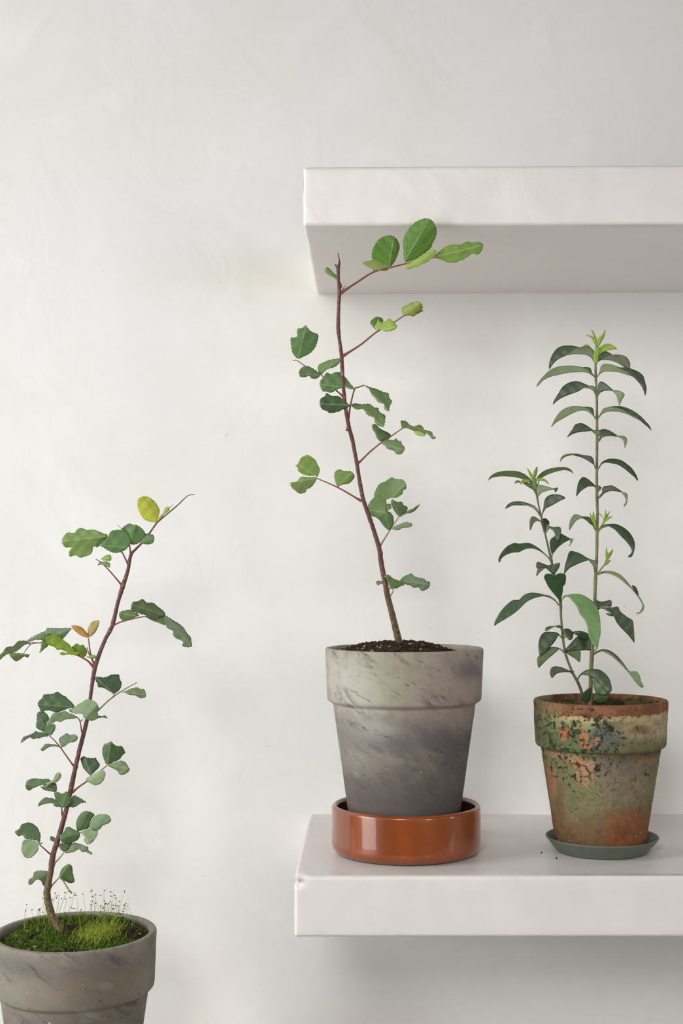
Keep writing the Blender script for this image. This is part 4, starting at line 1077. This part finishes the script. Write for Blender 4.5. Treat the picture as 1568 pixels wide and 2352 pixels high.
L3 = [
 ('F', '745,480', '212,555', [(DK2, '210,558 213,490 245,400 300,320 370,285 450,279 520,287 580,307 520,330 460,365 420,397 330,440 270,490 228,550'),
                              (MD, '415,398 480,345 550,310 620,290 680,290 730,320 755,360 762,420 760,492 735,455 700,415 650,392 580,385 500,385')], -14, 0),
 ('F', '800,470', '1178,555', [(DK2, '788,480 798,430 820,390 870,348 910,355 965,388 900,410 850,448 812,470'),
                               (MD, '840,450 900,405 970,390 1050,388 1130,410 1170,455 1186,510 1176,558 1130,550 1060,505 1000,475 920,455')], -10, 0),
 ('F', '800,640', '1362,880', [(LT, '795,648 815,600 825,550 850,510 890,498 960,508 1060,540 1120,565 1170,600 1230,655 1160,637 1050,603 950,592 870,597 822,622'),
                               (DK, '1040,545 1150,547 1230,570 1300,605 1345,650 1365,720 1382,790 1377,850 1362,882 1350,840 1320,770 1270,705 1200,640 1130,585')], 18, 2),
 ('F', '735,640', '60,770', [(DK2, '605,543 680,540 715,562 727,625 690,600 650,580'),
                             (LT, '58,772 90,710 150,640 230,570 330,530 430,520 520,523 610,540 680,568 720,615 755,660 700,622 650,603 560,602 450,608 330,632 220,660 140,702 90,755')], 20, 2),
 ('F', '765,860', '262,990', [(DK, '258,992 270,940 320,860 370,780 440,730 510,710 580,715 640,740 695,767 640,783 560,832 450,872 350,917 290,962'),
                              (MD, '615,785 690,763 750,768 777,800 782,885 762,865 735,822 690,797')], -12, 0),
 ('F', '805,860', '1055,1000', [(DK2, '798,890 798,800 805,740 835,712 880,730 930,770 980,822 900,822 840,838 812,868'),
                                (LT, '960,818 1040,820 1100,845 1118,875 1090,930 1053,1003 1040,960 1020,890 1000,855')], 14, 1),
 ('F', '750,1130', '240,1262', [(DK2, '625,1018 700,1018 740,1040 752,1110 722,1080 680,1060'),
                                (LT, '237,1264 270,1180 330,1090 400,1035 480,1010 560,1008 640,1020 710,1058 745,1108 772,1162 730,1118 680,1077 620,1060 550,1073 460,1113 370,1163 290,1212')], 18, 1),
 ('F', '815,1130', '1435,1300', [(LT, '800,1165 830,1090 860,1040 910,1020 960,1012 1040,1025 1120,1055 1200,1105 1310,1180 1250,1157 1180,1120 1080,1083 980,1073 890,1083 840,1113'),
                                 (DK, '950,1015 1050,1008 1130,1022 1220,1063 1300,1118 1370,1188 1422,1250 1438,1303 1400,1262 1330,1205 1280,1155 1180,1095 1070,1035')], -16, 0),
 ('F', '800,1355', '432,1380', [(DK, '430,1383 460,1330 495,1280 520,1235 560,1216 610,1214 660,1238 710,1272 745,1302 660,1312 580,1320 500,1342'),
                                (MD, '725,1303 790,1290 832,1303 837,1340 803,1373 780,1355 750,1332')], 14, 2),
 ('F', '820,1395', '1120,1510', [(DK2, '810,1435 818,1350 823,1300 850,1284 900,1286 960,1313 1030,1358 1065,1378 1000,1372 900,1370 850,1387 825,1422'),
                                 (LT, '1020,1363 1110,1367 1145,1395 1147,1440 1120,1512 1110,1450 1085,1405')], 12, 2),
 ('F', '752,1710', '343,1678', [(MD, '342,1680 358,1620 400,1588 460,1577 520,1590 430,1608 380,1637'),
                                (DK, '455,1580 550,1578 620,1596 700,1603 735,1628 754,1680 752,1715 700,1678 620,1633 540,1607 490,1592')], -12, 0),
 ('F', '830,1710', '1268,1902', [(DK, '808,1765 828,1700 870,1663 920,1643 980,1638 1070,1653 1140,1697 1200,1748 1250,1818 1277,1880 1270,1903 1240,1863 1180,1813 1120,1763 1040,1713 950,1692 880,1688 842,1713')], -14, 0),
 ('F', '790,2010', '542,2090', [(DK, '539,2092 545,2010 560,1930 590,1880 625,1858 680,1883 720,1918 770,1970 690,1972 630,2003 580,2043'),
                                (MD, '755,1972 800,1958 842,1985 820,2022 797,2035 775,2003')], 12, 3),
 ('F', '840,2060', '1108,2205', [(DK, '810,2115 843,2060 848,2000 880,1968 920,1963 970,1960 1030,1993 1095,2042 1030,2033 950,2028 880,2053 842,2092'),
                                 (LT, '1075,2040 1130,2048 1157,2080 1152,2150 1132,2200 1103,2207 1130,2150 1115,2093')], 10, 2),
 # growing tip
 ('F', '785,310', '650,155', [(BR, '790,310 750,250 720,195 690,172 648,157 700,158 745,185 775,225 798,300')], -6, 2),
 ('F', '790,300', '720,90', [(BR, '770,260 748,190 718,88 760,140 785,210 798,290')], 2, 4),
 ('F', '795,290', '885,95', [(BR, '793,290 795,210 820,172 850,150 880,92 889,108 872,180 845,230 808,290')], 6, 5),
 ('F', '790,420', '1025,320', [(BR, '795,400 810,320 840,285 880,262 930,257 980,280 1028,322 960,332 890,347 840,372 808,405')], 12, 4),
 ('F', '785,400', '622,285', [(BR, '620,287 650,267 690,278 730,330 760,400 735,370 690,310 650,293')], -8, -3),
 ('F', '780,480', '790,300', [(BR, '760,490 745,430 750,370 765,310 800,290 822,330 805,400 795,490')], 2, 6),
 # shorter stem
 ('G', '455,240', '45,215', [(OL, '43,218 60,180 110,145 180,128 240,125 310,129 370,150 410,180 440,210 470,265 450,250 400,218 330,193 250,180 160,177 90,187 60,203')], 16, 2),
 ('G', '500,200', '828,150', [(OL, '488,198 520,155 570,120 650,97 740,91 790,104 820,130 829,152 800,132 740,120 660,137 590,163 530,193 500,203')], -14, 0),
 ('G', '458,205', '405,100', [(BR, '452,225 425,168 400,97 437,140 462,188')], 3, 4),
 ('G', '466,200', '492,88', [((110, 152, 62), '456,205 458,160 466,125 496,86 498,132 482,185')], 4, 5),
 ('G', '452,225', '340,250', [((138, 176, 66), '340,256 348,218 378,203 440,214 400,232 365,236')], 6, 4),
 ('G', '475,210', '600,250', [((120, 160, 78), '468,208 520,190 560,200 590,225 602,252 560,222 500,218')], 6, 4),
 ('G', '478,300', '468,195', [((104, 142, 60), '462,290 448,235 462,195 486,200 492,245 488,300')], 2, 5),
 ('G', '460,300', '290,245', [(MD, '288,247 295,220 320,213 345,225 370,224 345,238 315,235'), ((70, 94, 66), '355,232 380,222 420,238 455,263 468,305 440,292 400,267')], -6, -1),
 ('G', '505,350', '690,283', [(LT, '505,365 497,310 498,258 550,260 610,278 655,292 590,312 540,328 517,352'), (DK2, '640,291 690,282 665,326 655,308')], 14, 3),
 ('G', '550,500', '752,378', [(DK, '543,515 553,460 560,410 580,370 620,347 670,343 720,353 755,378 700,407 640,442 580,473 556,503')], 12, 2),
 ('G', '505,510', '202,478', [(DK, '200,478 220,440 260,415 310,407 370,413 440,437 400,447 330,445 270,447 225,467'), (MD, '395,440 450,438 490,468 512,510 515,542 490,502 450,467 410,450')], -10, 0),
 ('G', '530,595', '430,670', [(MD, '428,672 425,620 430,575 450,546 490,558 535,595 490,592 460,617 440,667')], 10, 3),
 ('G', '560,640', '605,610', [(DK, '540,572 575,565 605,593 607,622 582,632 578,692 560,645 548,600')], -6, -3),
 ('G', '585,690', '688,770', [((100, 136, 96), '580,692 578,650 590,622 615,645 600,672'), ((70, 98, 66), '590,628 640,645 700,643 717,670 710,720 688,772 665,740 650,690 620,662')], 14, 4),
 ('G', '635,890', '840,755', [(DK, '633,905 613,830 613,770 640,740 700,703 750,723 800,750 842,755 790,767 740,793 690,833 650,883'), (LT, '795,757 828,763 803,810 786,825 800,788')], 6, 0),
 ('G', '600,935', '150,970', [(DK2, '153,972 136,950 160,890 210,830 250,805 290,792 330,799 400,791 450,803 520,848 570,893 607,942 560,898 500,858 440,842 380,852 330,877 270,882 210,903 165,938')], 14, 1),
 ('G', '640,1075', '487,1098', [(MD, '488,1100 495,1045 510,1030 560,1012 575,1020 520,1065'), (DK2, '485,1000 500,967 550,983 600,1000 635,992 645,1082 600,1045 560,1020 500,1030')], 10, 2),
 ('G', '645,1075', '705,980', [((70, 96, 66), '640,1075 638,1003 680,978 706,980 697,1022 665,1068')], 8, 4),
 ('G', '708,1345', '640,1085', [((44, 84, 50), '712,1345 690,1312 640,1252 600,1200 575,1150 558,1105 580,1078 630,1080 655,1092 700,1073 750,1080 762,1110 755,1170 735,1195 732,1240 722,1290')], 22, 4),
 ('G', '1010,610', '793,672', [(LT, '792,674 790,620 810,560 845,526 890,538 930,557 870,578 835,613 810,653'), (DK, '905,552 960,549 990,568 1012,608 1032,642 990,622 950,585')], 12, 2),
 ('G', '1075,670', '1340,920', [(MD, '1065,685 1093,635 1130,618 1180,625 1140,643 1100,655'), (DK, '1135,625 1190,614 1240,623 1300,653 1350,698 1387,760 1398,820 1387,880 1365,922 1333,918 1365,880 1360,840 1320,783 1260,722 1210,668')], 16, 2),
 ('G', '1030,650', '985,510', [(BR, '1033,665 1010,610 985,560 982,508 1000,545 1015,500 1030,560 1040,640')], 4, 6),
 ('G', '1100,610', '1130,480', [(BR, '1098,622 1105,570 1080,540 1058,505 1090,535 1112,560 1130,478 1136,530 1172,493 1148,548 1150,572 1112,612')], 4, 6),
 ('G', '1105,605', '1192,545', [(BR, '1102,610 1125,575 1150,552 1194,545 1160,572 1120,600')], 8, 7),
 ('G', '1135,945', '1138,830', [(BR, '1130,945 1124,880 1138,828 1150,888 1196,848 1182,900 1152,943')], 4, 5),
 ('G', '1108,998', '1177,952', [((116, 160, 56), '1103,1005 1128,957 1177,950 1152,982 1122,1003')], 6, 5),
 ('G', '1015,1000', '745,1080', [(DK2, '743,1083 750,1010 770,940 795,871 850,874 900,893 945,923 985,945 920,967 860,992 800,1022 760,1063'), (MD, '965,943 1010,948 1047,970 1052,1000 1025,1065 1008,1000')], 14, 3),
 ('G', '1070,1080', '1415,1440', [(LT, '1058,1090 1080,1060 1130,1048 1190,1053 1260,1083 1310,1128 1350,1178 1400,1238 1440,1288 1470,1338 1484,1385 1465,1428 1430,1447 1408,1441 1442,1425 1461,1382 1450,1333 1410,1273 1370,1223 1310,1168 1250,1118 1180,1083 1110,1073'),
                                  (DK, '1372,1183 1405,1198 1425,1238 1432,1283 1400,1253 1380,1222')], 16, 1),
 ('H', '650,190', '104,430', [((58, 94, 62), '103,432 102,400 150,310 200,250 260,200 300,192 330,189 370,150 430,126 500,129 560,144 620,158 662,205 620,178 560,160 500,168 430,193 380,228 330,278 270,327 190,377 130,412')], 20, 2),
 ('H', '570,0', '570,0', [], 0, 0),
 ('H', '690,440', '575,478', [((84, 104, 78), '574,480 571,455 600,436 650,434 700,424 717,447 690,452 660,440 615,462')], 8, 2),
 ('H', '735,475', '800,560', [(DK, '733,467 780,457 815,479 830,510 817,555 790,562 760,532 740,502')], 8, 4),
 ('H', '690,505', '522,710', [((46, 78, 48), '516,705 507,640 509,580 530,520 570,489 630,489 692,502 670,560 620,622 570,668 530,702')], 12, 4),
 ('H', '700,640', '510,818', [(OL, '509,820 496,770 499,722 530,700 575,660 612,630 660,629 702,640 650,692 590,742 540,792')], 4, 0),
 ('H', '830,500', '965,510', [(DK2, '822,488 870,477 920,484 970,510 960,560 900,545 870,525 838,505')], -4, -3),
 ('H', '780,680', '888,765', [(OL, '760,668 830,655 892,662 897,710 888,767 840,732 790,702')], 4, -2),
 ('H', '1010,640', '748,665', [((44, 76, 46), '745,668 780,620 820,575 865,532 910,520 970,535 1000,588 1018,640 1002,663 950,657 890,660 820,658')], 10, 3),
 ('H', '728,190', '1050,640', [((106, 154, 104), '722,215 733,160 770,147 850,136 920,149 980,184 1032,230 1066,310 1079,400 1081,500 1066,570 1052,642 1035,627 1000,592 970,522 955,432 930,372 890,322 860,252 820,202 785,165 745,170')], 26, 10),
 ('H', '800,852', '635,912', [(DK2, '634,913 614,870 625,820 670,806 730,818 790,843 845,851 790,860 720,862 670,878')], 8, 2),
 ('H', '900,875', '1150,1058', [((70, 104, 58), '1005,900 1060,945 1110,1010 1152,1058 1050,1062 1018,1000'), (DK2, '872,925 885,885 940,844 1000,831 1070,837 1130,878 1165,928 1182,990 1182,1032 1150,1058 1110,1022 1060,952 1010,912 950,888 905,885 885,910')], 20, 5),
 ('H', '1045,680', '1470,1000', [(DK2, '1018,705 1040,670 1090,649 1150,654 1210,688 1270,748 1320,818 1350,857 1290,803 1220,725 1150,680 1090,668 1050,683'),
                                 (LT, '1090,662 1150,672 1220,722 1290,792 1340,848 1410,854 1440,888 1457,950 1478,990 1457,1003 1410,962 1350,882 1270,792 1180,712')], 14, 1),
 ('H', '1050,275', '1180,215', [((76, 94, 74), '1045,288 1038,198 1090,209 1170,194 1184,230 1172,257 1110,252 1060,287')], -8, -3),
 ('H', '1085,262', '1390,580', [(LT, '1065,268 1100,245 1140,262 1165,293 1187,318 1150,302 1110,277'), (DK, '1130,263 1190,262 1240,254 1265,300 1320,345 1377,384 1387,450 1394,582 1370,562 1330,512 1270,452 1230,402 1200,342 1160,292')], 14, 2),
 ('H', '1170,300', '1132,320', [(LT, '1130,317 1180,319 1202,342 1160,340')], 4, 1),
 ('H', '860,1118', '735,1108', [(DK, '733,1112 770,1089 820,1094 872,1124 800,1132')], 10, 3),
 ('H', '955,1110', '985,1005', [((50, 80, 46), '903,1112 910,1070 940,1030 987,1003 992,1060 987,1112 940,1135')], 8, 6),
 ('H', '1050,1110', '1140,1085', [((62, 92, 62), '1008,1112 1040,1070 1090,1047 1142,1075 1142,1122 1060,1140')], 12, 6),
]
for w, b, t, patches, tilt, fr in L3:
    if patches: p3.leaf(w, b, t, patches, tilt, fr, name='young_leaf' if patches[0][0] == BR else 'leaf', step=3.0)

# ------------------------------------------------------------------ crumbs of soil fallen on the shelf
rc = random.Random(4)
for u, v, s, lab in ((1243.5, 1959, 0.0009, 'tiny dark soil crumb on the shelf, farther left of the plastic saucer'),
                     (1278, 1972, 0.0010, 'tiny dark soil crumb on the shelf touching the front left of the plastic saucer')):
    D = F * (CAMZ - ZT) / (v - V0)
    bm = bmesh.new()
    bmesh.ops.create_icosphere(bm, subdivisions=2, radius=s)
    for q in bm.verts: q.co *= 1 + 0.5 * noise.noise(q.co * 1500)
    c = P(u, v, D); c.z = ZT + s * 0.6
    bmesh.ops.translate(bm, verts=bm.verts, vec=c)
    o = mesh_obj('soil_crumb', bm, M_soil, origin=c)
    tag(o, lab, 'crumb')
